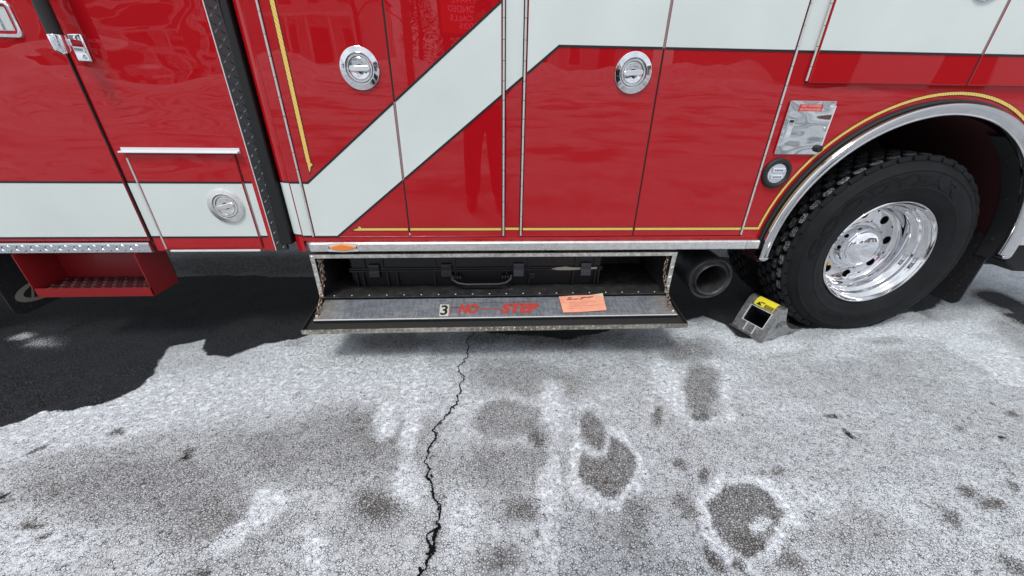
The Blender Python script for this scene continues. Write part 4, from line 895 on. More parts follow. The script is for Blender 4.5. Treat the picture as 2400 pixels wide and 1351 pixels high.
# --- wheels
WX, WZ = 2.206, .500
def wheel(yo, outer=True, parent=T):
    """yo = y of the outer sidewall face; the wheel is 0.30 wide"""
    fn = lambda r_, h, a: (WX + r_ * math.cos(a), yo + h, WZ + r_ * math.sin(a))
    # rim: flange, deep barrel, disc
    prof = [(.300, .042), (.3085, .034), (.3085, .029), (.3045, .0245), (.299, .026), (.296, .034), (.292, .046), (.284, .058), (.276, .064), (.2705, .074), (.268, .086), (.262, .096), (.252, .102), (.246, .112), (.243, .150), (.240, .168), (.232, .181), (.220, .187)]
    rim = MB().lathe(prof, fn, 96)
    # disc with eight round hand holes
    HR, hr, nh, y = .192, .0255, 8, .187
    rim2 = MB(); seg = 12
    for k in range(nh):
        a0 = R(53.5 + 45 * k)
        c = (HR * math.cos(a0), HR * math.sin(a0)); hole = []; outr = []
        for j in range(32):
            t = 2 * math.pi * j / 32; d = (math.cos(t + a0), math.sin(t + a0)); hole.append((c[0] + hr * d[0], c[1] + hr * d[1]))
            # sector boundary in polar form: r in [.150,.220], angle in +-22.5 deg
            best = 9
            lo = 0; hi = .12
            for _ in range(22):
                md = (lo + hi) / 2; px, pz = c[0] + d[0] * md, c[1] + d[1] * md; rr_ = math.hypot(px, pz); aa = (math.atan2(pz, px) - a0 + math.pi) % (2 * math.pi) - math.pi
                if .150 <= rr_ <= .220 and abs(aa) <= R(22.5): lo = md
                else: hi = md
            outr.append((c[0] + d[0] * lo, c[1] + d[1] * lo))
        o3 = [(WX + a, yo + y, WZ + b) for a, b in outr]; h3 = [(WX + a, yo + y, WZ + b) for a, b in hole]; h4 = [(WX + a, yo + y + .012, WZ + b) for a, b in hole]
        ringloft(rim, [o3, h3, h4])
    rim.lathe([(.1505, .1865), (.146, .184), (.128, .184), (.10, .184)], fn, 64)
    w_ = rim.build('rear_wheel' if outer else 'inner_wheel', 'alu', parent, smooth=True, label='deep dished polished outer rear wheel' if outer else None)
    MB().lathe([(.245, .215), (.0, .215)], fn, 32).build('brake_drum', 'gap', w_)
    if outer:
        MB().lathe([(.128, .188), (.124, .170), (.120, .152), (.118, .140), (.114, .134), (.111, .132)], fn, 64).build('hub_cover', 'chrome_clean', w_, smooth=True)
        MB().lathe([(.111, .134), (.1085, .128), (.100, .1185), (.085, .1085), (.062, .099), (.035, .0935), (.012, .092), (.0, .0918)], fn, 64).build('hub_cap', 'chrome_clean', w_, smooth=True)
        MB().tube([fn(.236, .155, R(203)), fn(.222, .140, R(204)), fn(.214, .118, R(205))], .006, 8).build('valve_stem', 'chrome', w_, smooth=True)
        MB().tube([fn(.216, .124, R(205)), fn(.213, .108, R(205))], .010, 12).build('valve_cap', 'brass', w_, smooth=True)
        c = Vector(fn(.195, .172, R(279))); MB().tube([c + Vector((.030 * math.cos(R(a)) + .012, -.012 - .006 * math.sin(R(a)), .020 * math.sin(R(a)))) for a in range(0, 360, 20)], .0028, 8, closed=True).build('valve_ring', 'edge', w_, smooth=True)
    # tyre
    half = [(.306, .036), (.316, .030), (.330, .020), (.350, .011), (.380, .004), (.382, .0025), (.386, .0025), (.388, .004), (.415, .001), (.440, .003), (.462, .008), (.464, .0065), (.470, .0065), (.472, .010), (.492, .020), (.506, .032), (.514, .044), (.519, .052)]
    tw = .30; prof = half + [(.521, .060), (.528, .11), (.530, .15), (.528, .19), (.521, .24)] + [(r_, tw - h) for r_, h in half[::-1]]
    def tfn(r_, h, a):
        x, y, z = fn(r_, h, a)
        if z < .03:                                   # flattened, slightly bulging contact patch
            k = min(1, (.03 - z) / .03); y += (-.010 if h < .15 else .010) * k * (1 if .40 < r_ < .515 else .3); z = max(z, .0015 + .03 * max(0, 1 - k) * .0 + (.03 - .0015) * (1 - k) if k < 1 else .0015)
        return (x, y, z)
    ty = MB(); ty.lathe(prof, tfn, 168)
    tyre = ty.build('tyre', 'tyre', w_, smooth=True)
    # tread blocks: five ribs of chunky six-sided blocks, then notched shoulder lugs
    tb = MB(); nb = 41; rows = [.064, .107, .150, .193, .236]
    for ri, yc in enumerate(rows):
        crown = .5245 + .0045 * (1 - ((yc - .15) / .09) ** 2)
        for k in range(nb):
            a0 = 2 * math.pi * (k + (.5 if ri % 2 else 0)) / nb; da = 2 * math.pi / nb
            jx = random.uniform(-.05, .05); hw = .0192
            P = [(-.40, -.35), (-.27, -1), (.30, -1), (.40, -.2), (.40, .40), (.27, 1), (-.30, 1), (-.40, .3)]
            base = [(a0 + (u_ + jx * .3) * da, yc + v_ * hw) for u_, v_ in P]; top_ = [(a0 + (u_ * .86) * da, yc + v_ * hw * .84) for u_, v_ in P]; mid = [(a0 + (u_ * .94) * da, yc + v_ * hw * .94) for u_, v_ in P]
            h_ = .0185
            l0 = [tfn(crown - .006, y_, a_) for a_, y_ in base]; l1 = [tfn(crown + h_ - .004, y_, a_) for a_, y_ in mid]; l2 = [tfn(crown + h_, y_, a_) for a_, y_ in top_]
            if l2[0][2] <= .003 and l1[3][2] <= .003: continue
            tb.cm = 0; ringloft(tb, [l0, l1, l2]); tb.cm = 1; tb.face(l2)
    tb.build('tread', ['tyre', 'treadrub'], tyre)
    sh = MB()
    for side in (0, 1):
        if side and outer: continue
        for k in range(nb):
            a0 = 2 * math.pi * (k + .5) / nb; da = 2 * math.pi / nb
            for (u0, u1, r0, dpth) in ((-.40, .40, .497, .006),):
                hh = lambda h: h if not side else .30 - h
                A_ = [(.512, .037), (.518, .036), (.530, .0405), (.537, .0445), (.538, .050), (.524, .056)]
                l0 = [tfn(r_, hh(h), a0 + u0 * da) for r_, h in A_]; l1 = [tfn(r_, hh(h), a0 + u1 * da) for r_, h in A_]
                n = len(A_); sh.add(l0 + l1, [tuple(range(n))[::-1], tuple(range(n, 2 * n))] + [(i, i + 1, n + i + 1, n + i) for i in range(n - 1)])
    sh.build('shoulder_lug', 'tyre', tyre)
    if outer:
        def arc_text(body, amid, span, r0, r1, bold=.02, name='sidewall_lettering', flip=False):
            def f(x, y, z):
                a = amid + span / 2 - x * span; r_ = r0 + (r1 - r0) * y
                if flip: a = amid - span / 2 + x * span; r_ = r1 - (r1 - r0) * y
                prof_y = np.interp(r_, [h[0] for h in half], [h[1] for h in half])
                return fn(r_, prof_y - .0008 - z, a)
            text(body, 1, f, extrude=.0011, offset=bold, fit=(1, 1)).build(name, mat('raised_rubber', (.0022, .0024, .003), .5, spec=.25), tyre)
        arc_text('GOODYEAR', R(118), R(128), .392, .452, .03)
        arc_text('G622 RSD', R(262), R(46), .400, .432, .01, flip=True)
    return w_
rear = wheel(.0); wheel(.345, False)
def copy_tree(o, parent):
    c = o.copy(); COL.objects.link(c); c.parent = parent; c.matrix_parent_inverse = Matrix()
    for k_ in list(o.children): copy_tree(k_, c)
    return c
fw = copy_tree(rear, T); fw.name = 'front_wheel'; fw.location = (-5.62, .06, 0); fw['label'] = 'front wheel under the cab'

# ------------------------------------------------------------------ hard case lying in the tray
hc = thing('hard_case', (-.08, .24, .290), 'long black plastic hard case with a handle lying in the tray', 'equipment case')
cx0, cx1, cy0, cz0, cz1 = -.795, .628, .105, .2905, .505
b_ = MB(); b_.prism([(cx0 + .03, cz0), (cx1 - .03, cz0), (cx1, cz0 + .05), (cx1, .398), (cx0, .398), (cx0, cz0 + .05)], lambda a, b: (a, cy0 + (.012 if b < .3 else 0), b), lambda a, b: (a, .385, b)); base = b_.build('case_base', 'casep', hc, bev=.006, smooth=True)
MB().box(cx0, cx1, cy0 - .002, .387, .402, cz1).build('case_lid', 'casep', hc, bev=.012, seg=3, smooth=True)
mb = MB(); mb.box(cx0 - .006, cx1 + .006, cy0 - .011, .392, .388, .3985); mb.box(cx0 - .006, cx1 + .006, cy0 - .011, .392, .4015, .412); mb.build('case_rim', 'casep', hc, bev=.003)
mb = MB()
for x in (-.735, -.60, -.545, -.335, -.215, .075, .205, .46, .59, -.77, .61): mb.box(x, x + .010, cy0 - .010, cy0 + .01, .300, .388)
for x in (-.72, -.62, -.33, -.22, .08, .20, .47, .58): mb.box(x, x + .012, cy0 - .011, cy0 + .01, .412, .495)
mb.build('case_rib', 'casep', hc, bev=.002)
for k, x in enumerate((-.690, -.290, .118, .505)):
    P = [(.437, -.004), (.437, -.016), (.425, -.021), (.400, -.020), (.385, -.026), (.366, -.030), (.357, -.024), (.357, -.004)]
    mb = MB(); mb.prism(P, lambda a, b: (x, cy0 + b, a), lambda a, b: (x + .058, cy0 + b, a)); mb.build('latch', 'latchp' if k > 1 else 'casep', hc, bev=.002)
h_ = MB(); z0 = .330
h_.tube([(-.232, cy0 - .016, .366), (-.228, cy0 - .030, .345), (-.195, cy0 - .045, z0), (-.15, cy0 - .05, z0 - .006), (.03, cy0 - .05, z0 - .006), (.075, cy0 - .045, z0), (.102, cy0 - .030, .345), (.106, cy0 - .016, .366)], .0095, 10)
h_ = h_.build('handle', 'casep', hc, smooth=True)
mb = MB()
for s0 in (-.235, .055):
    for k in range(4): mb.tube([(s0 + k * .017, cy0 - .004, .372), (s0 + k * .017, cy0 - .020, .366), (s0 + k * .017, cy0 - .028, .352)], .0045, 8)
    mb.box(s0 - .006, s0 + .058, cy0 - .020, cy0 - .002, .354, .364)
mb.build('handle_knuckle', 'casep', hc, smooth=True)
MB().lathe([(.022, 0), (.022, .006), (.017, .010), (.0, .010)], lambda r_, h, a: (.225 + r_ * math.cos(a), cy0 - h, .352 + r_ * math.sin(a)), 28).build('pressure_valve', 'casep', hc, smooth=True)
c_ = MB(); c_.prism([(.335, .400), (.37, .410), (.42, .413), (.47, .407), (.60, .409), (.60, .398), (.44, .391), (.37, .392)], lambda a, b: (a, cy0 - .013, b), lambda a, b: (a, cy0 + .02, b)); tagged(c_.build('fabric_scrap', 'cloth', None, bev=.002), 'scrap of tan fabric caught in the seam of the black case', 'cloth')

# card lying on the lowered door
Cc = [dp(.366, .012, .0065), dp(.618, -.004, .0065), dp(.603, .142, .0065), dp(.368, .153, .0065)]
tg = thing('paper_card', dp(.49, .08, .005), 'salmon pink printed card lying on the lowered step door', 'card')
def cardp(u, v, n=0.):
    a = Vector(Cc[0]).lerp(Vector(Cc[1]), u); b = Vector(Cc[3]).lerp(Vector(Cc[2]), u); p = a.lerp(b, v)
    cur = .010 * max(0, u - .7) / .3 * max(0, .45 - v) / .45 + .002 * math.sin(u * 5 + v * 3) + .0015
    return p + Vector((0, -.14, .99)) * (n + cur)
mb = MB(); K = 12
for nn_, lst in ((0, 0), (.0012, 1)):
    pass
vs = [cardp(i / K, j_ / K, n_) for n_ in (0, .0012) for j_ in range(K + 1) for i in range(K + 1)]; S1 = (K + 1) ** 2
fs = [(j_ * (K + 1) + i, j_ * (K + 1) + i + 1, (j_ + 1) * (K + 1) + i + 1, (j_ + 1) * (K + 1) + i) for j_ in range(K) for i in range(K)]
mb.add(vs, fs + [tuple(S1 + q for q in f) for f in fs]); card = mb.build('card_sheet', 'tag', tg, smooth=True)
mb = MB(); mb.add([cardp(.78, 0, .002), cardp(.99, 0, .002), cardp(1., .26, .002), cardp(.93, .13, .002)], [(0, 1, 2, 3)]); mb.build('clear_tape', mat('yellowed_tape', (.58, .55, .38), .3), tg)
mb = MB()
for u0, u1, v in ((.19, .27, .15), (.50, .62, .148), (.635, .77, .145), (.16, .29, .245), (.31, .42, .243), (.44, .53, .24)): mb.add([cardp(u0, v - .02, .0026), cardp(u1, v - .035, .0026), cardp(u1, v + .005, .0026), cardp(u0, v + .022, .0026)], [(0, 1, 2, 3)])
mb.build('smudged_print', 'black', tg)
mb = MB()
for k, (u0, u1) in enumerate(((.18, .82), (.18, .60), (.18, .86), (.18, .45))):
    v = .42 + k * .12; mb.add([cardp(u0, v, .0026), cardp(u1, v - .01, .0026), cardp(u1, v + .002, .0026), cardp(u0, v + .012, .0026)], [(0, 1, 2, 3)])
mb.build('faint_ruled_line', mat('faded_print', (.50, .20, .15), .6), tg)

# ------------------------------------------------------------------ wheel chock
ck = thing('wheel_chock', (1.70, .0, 0), 'grey cast metal wheel chock with a yellow sticker wedged under the rear tyre', 'wheel chock')
cU = Vector((.94, .342, 0)).normalized(); cV = Vector((-.342, .94, 0)).normalized(); cO = Vector((1.579, -.113, 0))
def cp3(s, t, z): return cO + cU * s + cV * t + Vector((0, 0, z))
CW = .210
prof = [(.004, .012), (.018, .042), (.050, .120), (.080, .180), (.088, .192), (.100, .203), (.116, .208), (.130, .206), (.139, .196), (.146, .175), (.158, .135), (.176, .100), (.205, .066), (.245, .040), (.300, .022), (.372, .006)]
full = prof + [(.372, .0), (.0, .0)]
mb = MB()
for t in (.004, CW - .012): mb.prism([(s, z) for s, z in full], lambda s, z: cp3(s, t, z), lambda s, z: cp3(s, t + .008, z))
mb.build('chock_side', 'chock', ck, bev=.002)
# curved top sheet (tyre side), from the crest down to the toe
mb = MB(); pr = prof[7:]; vs = [cp3(s, t, z) for t in (.012, CW - .012) for s, z in pr]; k = len(pr); mb.add(vs, [(i, i + 1, k + i + 1, k + i) for i in range(k - 1)])
pr2 = [(s, z - .006) for s, z in pr]; vs = [cp3(s, t, z) for t in (.012, CW - .012) for s, z in pr2]; mb.add(vs, [(i, i + 1, k + i + 1, k + i) for i in range(k - 1)])
mb.build('chock_ramp', 'chock', ck, smooth=True)
# rear face as a frame around its window
def rear(u, v, n=0.):       # u across 0..1, v up the slope 0..1 along prof[0..6]
    L_ = [0.]; pp = prof[:8]
    for a, b in zip(pp[:-1], pp[1:]): L_.append(L_[-1] + math.hypot(b[0] - a[0], b[1] - a[1]))
    q = v * L_[-1]; s = np.interp(q, L_, [p[0] for p in pp]); z = np.interp(q, L_, [p[1] for p in pp])
    i = max(0, min(len(pp) - 2, int(np.searchsorted(L_, q)) - 1)); d = Vector((pp[i + 1][0] - pp[i][0], pp[i + 1][1] - pp[i][1])).normalized()
    return cp3(s - d[1] * n, .002 + u * (CW - .004), z + d[0] * n)
mb = MB(); gu = [0, .08, .17, .83, .92, 1]; gv = [0, .06, .12, .17, .25, .35, .45, .55, .66, .74, .80, .86, .93, 1]
for i in range(len(gu) - 1):
    for j_ in range(len(gv) - 1):
        if 2 <= i <= 2 and 4 <= j_ + 0 < 8: continue
        P = [(gu[i], gv[j_]), (gu[i + 1], gv[j_]), (gu[i + 1], gv[j_ + 1]), (gu[i], gv[j_ + 1])]
        mb.add([rear(u, v, .002) for u, v in P] + [rear(u, v, -.006) for u, v in P], [(0, 1, 2, 3), (7, 6, 5, 4), (0, 4, 5, 1), (1, 5, 6, 2), (2, 6, 7, 3), (3, 7, 4, 0)])
mb.build('chock_frame', 'chock', ck)
wb = MB()
for (u0, u1, v0, v1) in ((.165, .185, .245, .665), (.815, .835, .245, .665), (.165, .835, .240, .252), (.165, .835, .655, .668)):
    P = [rear(u0, v0, .004), rear(u1, v0, .004), rear(u1, v1, .004), rear(u0, v1, .004)]; Q = [rear(u0, v0, -.008), rear(u1, v0, -.008), rear(u1, v1, -.008), rear(u0, v1, -.008)]
    wb.add(P + Q, [(0, 1, 2, 3), (7, 6, 5, 4), (0, 4, 5, 1), (1, 5, 6, 2), (2, 6, 7, 3), (3, 7, 4, 0)])
for (u0, u1, v0, v1) in ((.35, .365, .02, .24), (.62, .635, .02, .24)):
    P = [rear(u0, v0, .007), rear(u1, v0, .007), rear(u1, v1, .007), rear(u0, v1, .007)]; Q = [rear(u0, v0, -.002), rear(u1, v0, -.002), rear(u1, v1, -.002), rear(u0, v1, -.002)]
    wb.add(P + Q, [(0, 1, 2, 3), (0, 4, 5, 1), (1, 5, 6, 2), (2, 6, 7, 3), (3, 7, 4, 0)])
wb.build('window_bead', 'edge', ck)
mb = MB(); mb.obox(cp3(-.010, -.004, .004), cU * .014, cV * (CW + .008), Vector((0, 0, .008))); mb.build('chock_foot', 'chock', ck, bev=.002)
mb = MB(); mb.face([cp3(.02, .014, .006), cp3(.36, .014, .004), cp3(.36, CW - .014, .004), cp3(.02, CW - .014, .006)]); mb.build('chock_inside', 'gap', ck)
sk = MB(); P = [(u, v) for v in (.70, .76, .82, .88, .955) for u in (.20, .78)]
sk.add([rear(u, v, .0032) for u, v in P], [(i * 2, i * 2 + 1, i * 2 + 3, i * 2 + 2) for i in range(4)]); stk = sk.build('warning_sticker', 'yellow', ck)
sk = MB()
def sq(u0, u1, v0, v1, n=.0042): sk.add([rear(u0, v0, n), rear(u1, v0, n), rear(u1, (v0 + v1) / 2, n), rear(u1, v1, n), rear(u0, v1, n), rear(u0, (v0 + v1) / 2, n)], [(0, 1, 2, 5), (5, 2, 3, 4)])
sq(.22, .47, .71, .80); sk.add([rear(.71, .725, .0042), rear(.55, .72, .0042), rear(.64, .80, .0042), rear(.66, .80, .0042)], [(0, 1, 2, 3)]); sk.add([rear(.50, .80, .0042), rear(.62, .795, .0042), rear(.62, .815, .0042), rear(.50, .82, .0042)], [(0, 1, 2, 3)])
sk.build('sticker_print', 'black', stk)
sk = MB()
for k in range(5): sq(.24, .45, .722 + k * .016, .727 + k * .016, .005)
sk.build('sticker_lines', 'yellow', stk)
text('RFD 2', 1, lambda x, y, z: cp3(.078 + .105 * x, -.0 + .0035 - .0012, .078 + .035 * y + .012 * x), shear=.3, fit=(1, 1), offset=-.01).build('pen_marking', 'black', ck)

# ------------------------------------------------------------------ behind the photographer (seen only as reflections)
m = M['snow'] = mat('snow', (.74, .77, .82), .8); _n = noisen(m, coords(m), 3, 6, .7); L(m, ramp(m, _n, [(.35, (.42, .43, .45)), (.55, (.76, .79, .83))]), bsdf(m).inputs['Base Color']); bump(m, _n, .15)
def snow_ridge(name, x0, x1, y, h, wd, seed, nx=70):
    mb = MB(); ny = 9; vs = []
    for i in range(nx + 1):
        for j_ in range(ny + 1):
            x = x0 + (x1 - x0) * i / nx; t = j_ / ny * 2 - 1; e = min(1, min(i, nx - i) / 6)
            hh = h * (1 - t * t) * e * (.65 + .7 * noise.noise((x * .35, seed, 0)) + .35 * noise.noise((x * 1.4, t * 2, seed)))
            yy = y + t * wd + .5 * noise.noise((x * .3, t, seed + 5)); vs.append((x, yy, gz(yy) - .06 + max(0, hh)))
    mb.add(vs, [(i * (ny + 1) + j_, (i + 1) * (ny + 1) + j_, (i + 1) * (ny + 1) + j_ + 1, i * (ny + 1) + j_ + 1) for i in range(nx) for j_ in range(ny)])
    o = mb.build(name, 'snow', None, smooth=True); o['kind'] = 'structure'; return o
snow_ridge('snow_bank', -30, 26, -19.5, .95, 2.0, 3.1); snow_ridge('snow_bank', -9.5, -5.2, -11.8, .85, 1.3, 8.2, 36); snow_ridge('snow_bank', 3, 16, -13.5, .5, 1.2, 5.5, 40)
def house(x, y, wd, dp_, h, col, roofc, rows, cols, lab, porch=False, seed=0):
    z = gz(y) - .1; t = thing('house', (x, y, z), lab, 'house', 'houses across the street')
    wall = mat('siding', col, .7); wv = N(wall, 'ShaderNodeTexWave'); wv.bands_direction = 'Z'; wv.inputs['Scale'].default_value = 2.4; L(wall, coords(wall), wv.inputs['Vector']); L(wall, ramp(wall, wv.outputs['Fac'], [(.02, tuple(c * .6 for c in col)), (.2, col)]), bsdf(wall).inputs['Base Color'])
    MB().box(x - wd / 2, x + wd / 2, y - dp_, y, z, z + h).build('wall', wall, t)
    rm = mat('shingles', roofc, .9); mb = MB(); mb.prism([(x - wd / 2 - .3, z + h - .1), (x + wd / 2 + .3, z + h - .1), (x, z + h + wd * .38)], lambda a, b: (a, y - dp_ - .3, b), lambda a, b: (a, y + .3, b)); mb.build('roof', rm, t)
    wm = mat('house_window', (.03, .035, .04), .08, spec=.8); fm = mat('window_trim', (.75, .76, .76), .5)
    for r_ in range(rows):
        for c in range(cols):
            cx = x - wd / 2 + wd * (c + .5) / cols; cz = z + 1.1 + r_ * 2.7
            if r_ == 0 and c == cols // 2: 
                fr = MB().box(cx - .6, cx + .6, y, y + .06, z, z + 2.35).build('door', mat('house_door', (.12, .05, .03), .5), t); continue
            fr = MB().box(cx - .58, cx + .58, y, y + .05, cz - .1, cz + 1.55).build('window', fm, t)
            MB().box(cx - .45, cx + .45, y + .051, y + .07, cz, cz + 1.4).build('pane', wm, fr)
    if porch:
        mb = MB(); mb.box(x - wd / 2, x + wd / 2, y, y + 2.0, z + 2.75, z + 2.95); mb.box(x - wd / 2, x + wd / 2, y, y + 2.0, z, z + .45)
        for k in range(5): mb.box(x - wd / 2 + .1 + k * (wd - .35) / 4, x - wd / 2 + .25 + k * (wd - .35) / 4, y + 1.8, y + 1.95, z + .45, z + 2.75)
        mb.build('porch', fm, t)
    return t
house(-22.5, -29, 8.5, 9, 5.6, (.60, .62, .62), (.07, .07, .08), 2, 4, 'white clapboard house with a full width porch', True)
house(-12.2, -31, 6.5, 9, 5.4, (.66, .66, .63), (.10, .08, .07), 2, 3, 'narrow cream house under a brown gable roof', True)
house(-34, -30, 9, 9, 5.2, (.42, .44, .40), (.06, .06, .07), 2, 4, 'grey green house at the end of the row')
house(9.5, -34, 8, 9, 5.4, (.50, .52, .56), (.08, .08, .09), 2, 3, 'pale blue house beyond the snow bank')
# brick fire station wing with two white overhead doors
st_ = thing('brick_building', (21, -14, gz(-14)), 'long red brick building with white overhead doors', 'building')
z = gz(-14) - .1; bm_ = mat('brick', (.22, .075, .05), .85); _b = N(bm_, 'ShaderNodeTexBrick'); _b.inputs['Scale'].default_value = 4; _b.inputs['Color1'].default_value = (.24, .08, .055, 1); _b.inputs['Color2'].default_value = (.16, .05, .04, 1); _b.inputs['Mortar'].default_value = (.3, .28, .26, 1); L(bm_, coords(bm_, (1, 1, 1), (R(90), 0, 0)), _b.inputs['Vector']); L(bm_, _b.outputs[0], bsdf(bm_).inputs['Base Color'])
MB().box(13.5, 34, -30, -15.5, z, z + 6).build('wall', bm_, st_)
MB().box(13.2, 34.3, -30.3, -15.2, z + 6, z + 6.3).build('roof', 'frame', st_)
for x in (17, 23.5): MB().box(x - 1.9, x + 1.9, -15.5, -15.42, z, z + 3.9).build('overhead_door', mat('white_door', (.65, .66, .66), .5), st_)
def bare_tree(x, y, h, seed, lab):
    rnd = random.Random(seed); t = thing('bare_tree', (x, y, gz(y)), lab, 'tree', 'trees across the street'); tr_, br = MB(), MB(); bk = mat('bark', (.06, .05, .042), .9)
    tr_.tube([(x, y, gz(y) - .1), (x + .05, y, gz(y) + h * .3), (x - .06, y + .1, gz(y) + h * .6), (x, y, gz(y) + h)], [.17, .13, .08, .02], 8)
    def grow(p, d, l, r_, k):
        q = p + d * l; mid = (p + q) / 2 + Vector((rnd.uniform(-.1, .1), rnd.uniform(-.1, .1), .05)) * l; br.tube([p, mid, q], [r_, r_ * .8, r_ * .55], 5)
        if k:
            for _ in range(3):
                a = Vector((rnd.uniform(-1, 1), rnd.uniform(-1, 1), rnd.uniform(-.1, .9))); grow(p.lerp(q, rnd.uniform(.45, 1)), (d + a * .8).normalized(), l * .62, r_ * .5, k - 1)
    for i in range(11):
        a = i * 2.4; zz = h * (.25 + .065 * i); grow(Vector((x, y, gz(y) + zz)), Vector((math.cos(a), math.sin(a), .7)).normalized(), h * .30 * (1.15 - zz / h), .05, 3)
    tr_.build('trunk', bk, t, smooth=True); br.build('crown', bk, t)
bare_tree(-8.3, -27, 9, 1, 'tall bare tree beside the cream house'); bare_tree(-6.3, -33, 8, 2, 'slim bare tree behind the snow pile'); bare_tree(3.4, -26, 8.5, 3, 'spreading bare tree in front of the pale blue house')
def evergreen(x, y, h, seed, lab):
    rnd = random.Random(seed); t = thing('evergreen_tree', (x, y, gz(y)), lab, 'tree', 'trees across the street')
    MB().tube([(x, y, gz(y) - .1), (x, y, gz(y) + h)], [.14, .02], 8).build('trunk', mat('bark', (.06, .05, .042), .9), t)
    mb = MB()
    for i in range(2600):
        f = rnd.random() ** .8; rad = (1 - f) * h * .24 * rnd.uniform(.5, 1.05); a = rnd.uniform(0, 6.28); c = Vector((x + rad * math.cos(a), y + rad * math.sin(a), gz(y) + .4 + f * (h - .3))); u = Vector((math.cos(a), math.sin(a), -.35)) * rnd.uniform(.12, .26); v = Vector((-math.sin(a), math.cos(a), 0)) * .07
        mb.face([c - v, c + u, c + v])
    mb.build('crown', mat('needles', (.025, .045, .025), .8), t)
evergreen(-4.1, -24, 5.6, 4, 'dark pointed evergreen in front of the houses'); evergreen(-2.6, -25, 4.2, 5, 'shorter evergreen beside the roadside sign')
def pole(x, y, h, r_, lab):
    t = thing('utility_pole', (x, y, gz(y)), lab, 'pole', 'poles along the street'); pm = mat('weathered_pole', (.11, .095, .08), .9)
    MB().tube([(x, y, gz(y) - .2), (x, y, gz(y) + h)], [r_, r_ * .8], 12).build('shaft', pm, t, smooth=True)
    MB().box(x - 1.1, x + 1.1, y - .05, y + .05, gz(y) + h - .9, gz(y) + h - .78).build('crossarm', pm, t)
pole(-15.6, -21.5, 9, .17, 'brown utility pole in front of the porch house'); pole(-3.3, -16, 8.5, .15, 'utility pole between the evergreens and the sign'); pole(6.4, -21, 9, .17, 'utility pole by the spreading tree'); pole(-27.5, -22, 9, .17, 'utility pole farthest along the street')
# roadside message sign: red lettering panel
sg = thing('message_sign', (-.45, -7.2, gz(-7.2)), 'roadside sign with a lit red message panel', 'sign'); sy = -7.15
mb = MB()
for x in (-.93, .10): mb.box(x - .05, x + .05, sy - .11, sy + .01, gz(sy) - .1, 3.0)
mb.build('post', 'frame', sg)
MB().box(-1.04, .20, sy - .12, sy + .03, 2.33, 3.14).build('cabinet', 'frame', sg, bev=.01)
fc = MB().box(-.98, .14, sy + .031, sy + .036, 2.39, 3.08).build('message_panel', mat('lit_red_panel', (.25, .01, .01), .4, emit=(1, .03, .015), es=1.3), sg)
le = mat('lit_letters', (.8, .3, .4), .4, emit=(1, .30, .42), es=1.9)
for i, s_ in enumerate(('WE HAVE', 'RESPONDED', 'TO CALLS', '2025')):
    wd = (.62, .80, .74, .38)[i]; cx = -.42
    text(s_, 1, lambda x, y, z: (cx + wd / 2 - x * wd, sy + .040, 2.905 - .140 * i + .095 * y), fit=(1, 1)).build('sign_lettering', le, sg)

# ------------------------------------------------------------------ the photographer, reflected in the doors
def skinned(name, V, E_, Rr, m_, parent, root=0, sub=1):
    me = bpy.data.meshes.new(name); me.from_pydata([tuple(v) for v in V], E_, []); o = bpy.data.objects.new(name, me); COL.objects.link(o)
    sk_ = o.modifiers.new('skin', 'SKIN'); me.skin_vertices.new() if not me.skin_vertices else None
    for i, r_ in enumerate(Rr):
        r_ = r_ if isinstance(r_, tuple) else (r_, r_); me.skin_vertices[0].data[i].radius = r_; me.skin_vertices[0].data[i].use_root = (i == root)
    sk_.use_smooth_shade = True; su = o.modifiers.new('sub', 'SUBSURF'); su.levels = su.render_levels = sub
    me.materials.append(m_)
    o.parent = parent; o.matrix_parent_inverse = Matrix.Translation(-Vector(parent['_w'])) if '_w' in parent else Matrix(); return o
px_, py_ = -.06, -2.10; pz = gz(py_)
pe = thing('person', (px_, py_, pz), 'person in a dark jacket and jeans holding up a phone in front of the truck', 'person')
def pv(x, y, z): return (px_ + x, py_ + y, pz + z)
jean = mat('dark_jeans', (.022, .028, .045), .85); jack = mat('dark_jacket', (.018, .018, .022), .75); skin_ = mat('skin', (.48, .27, .19), .5)
V = [pv(0, 0, .95), pv(0, 0, 1.10), pv(0, -.01, 1.28), pv(0, -.02, 1.42), pv(0, -.01, 1.52), pv(0, .01, 1.58), pv(0, .03, 1.68),
     pv(-.10, 0, .90), pv(-.13, .02, .50), pv(-.145, -.02, .09), pv(-.155, .10, .045),
     pv(.10, 0, .90), pv(.12, .03, .50), pv(.14, .0, .09), pv(.16, .12, .045),
     pv(-.19, -.02, 1.42), pv(-.24, .02, 1.16), pv(-.09, .20, 1.045),
     pv(.19, -.02, 1.42), pv(.24, .02, 1.16), pv(.07, .20, 1.045)]
E_ = [(0, 1), (1, 2), (2, 3), (3, 4), (4, 5), (5, 6), (0, 7), (7, 8), (8, 9), (9, 10), (0, 11), (11, 12), (12, 13), (13, 14), (3, 15), (15, 16), (16, 17), (3, 18), (18, 19), (19, 20)]
Rr = [(.165, .12), (.155, .11), (.17, .12), (.15, .10), (.065, .065), (.055, .055), (.06, .06), .098, .066, .052, .045, .098, .066, .052, .045, .068, .052, .034, .068, .052, .034]
body = skinned('body', V, E_, Rr, skin_, pe)
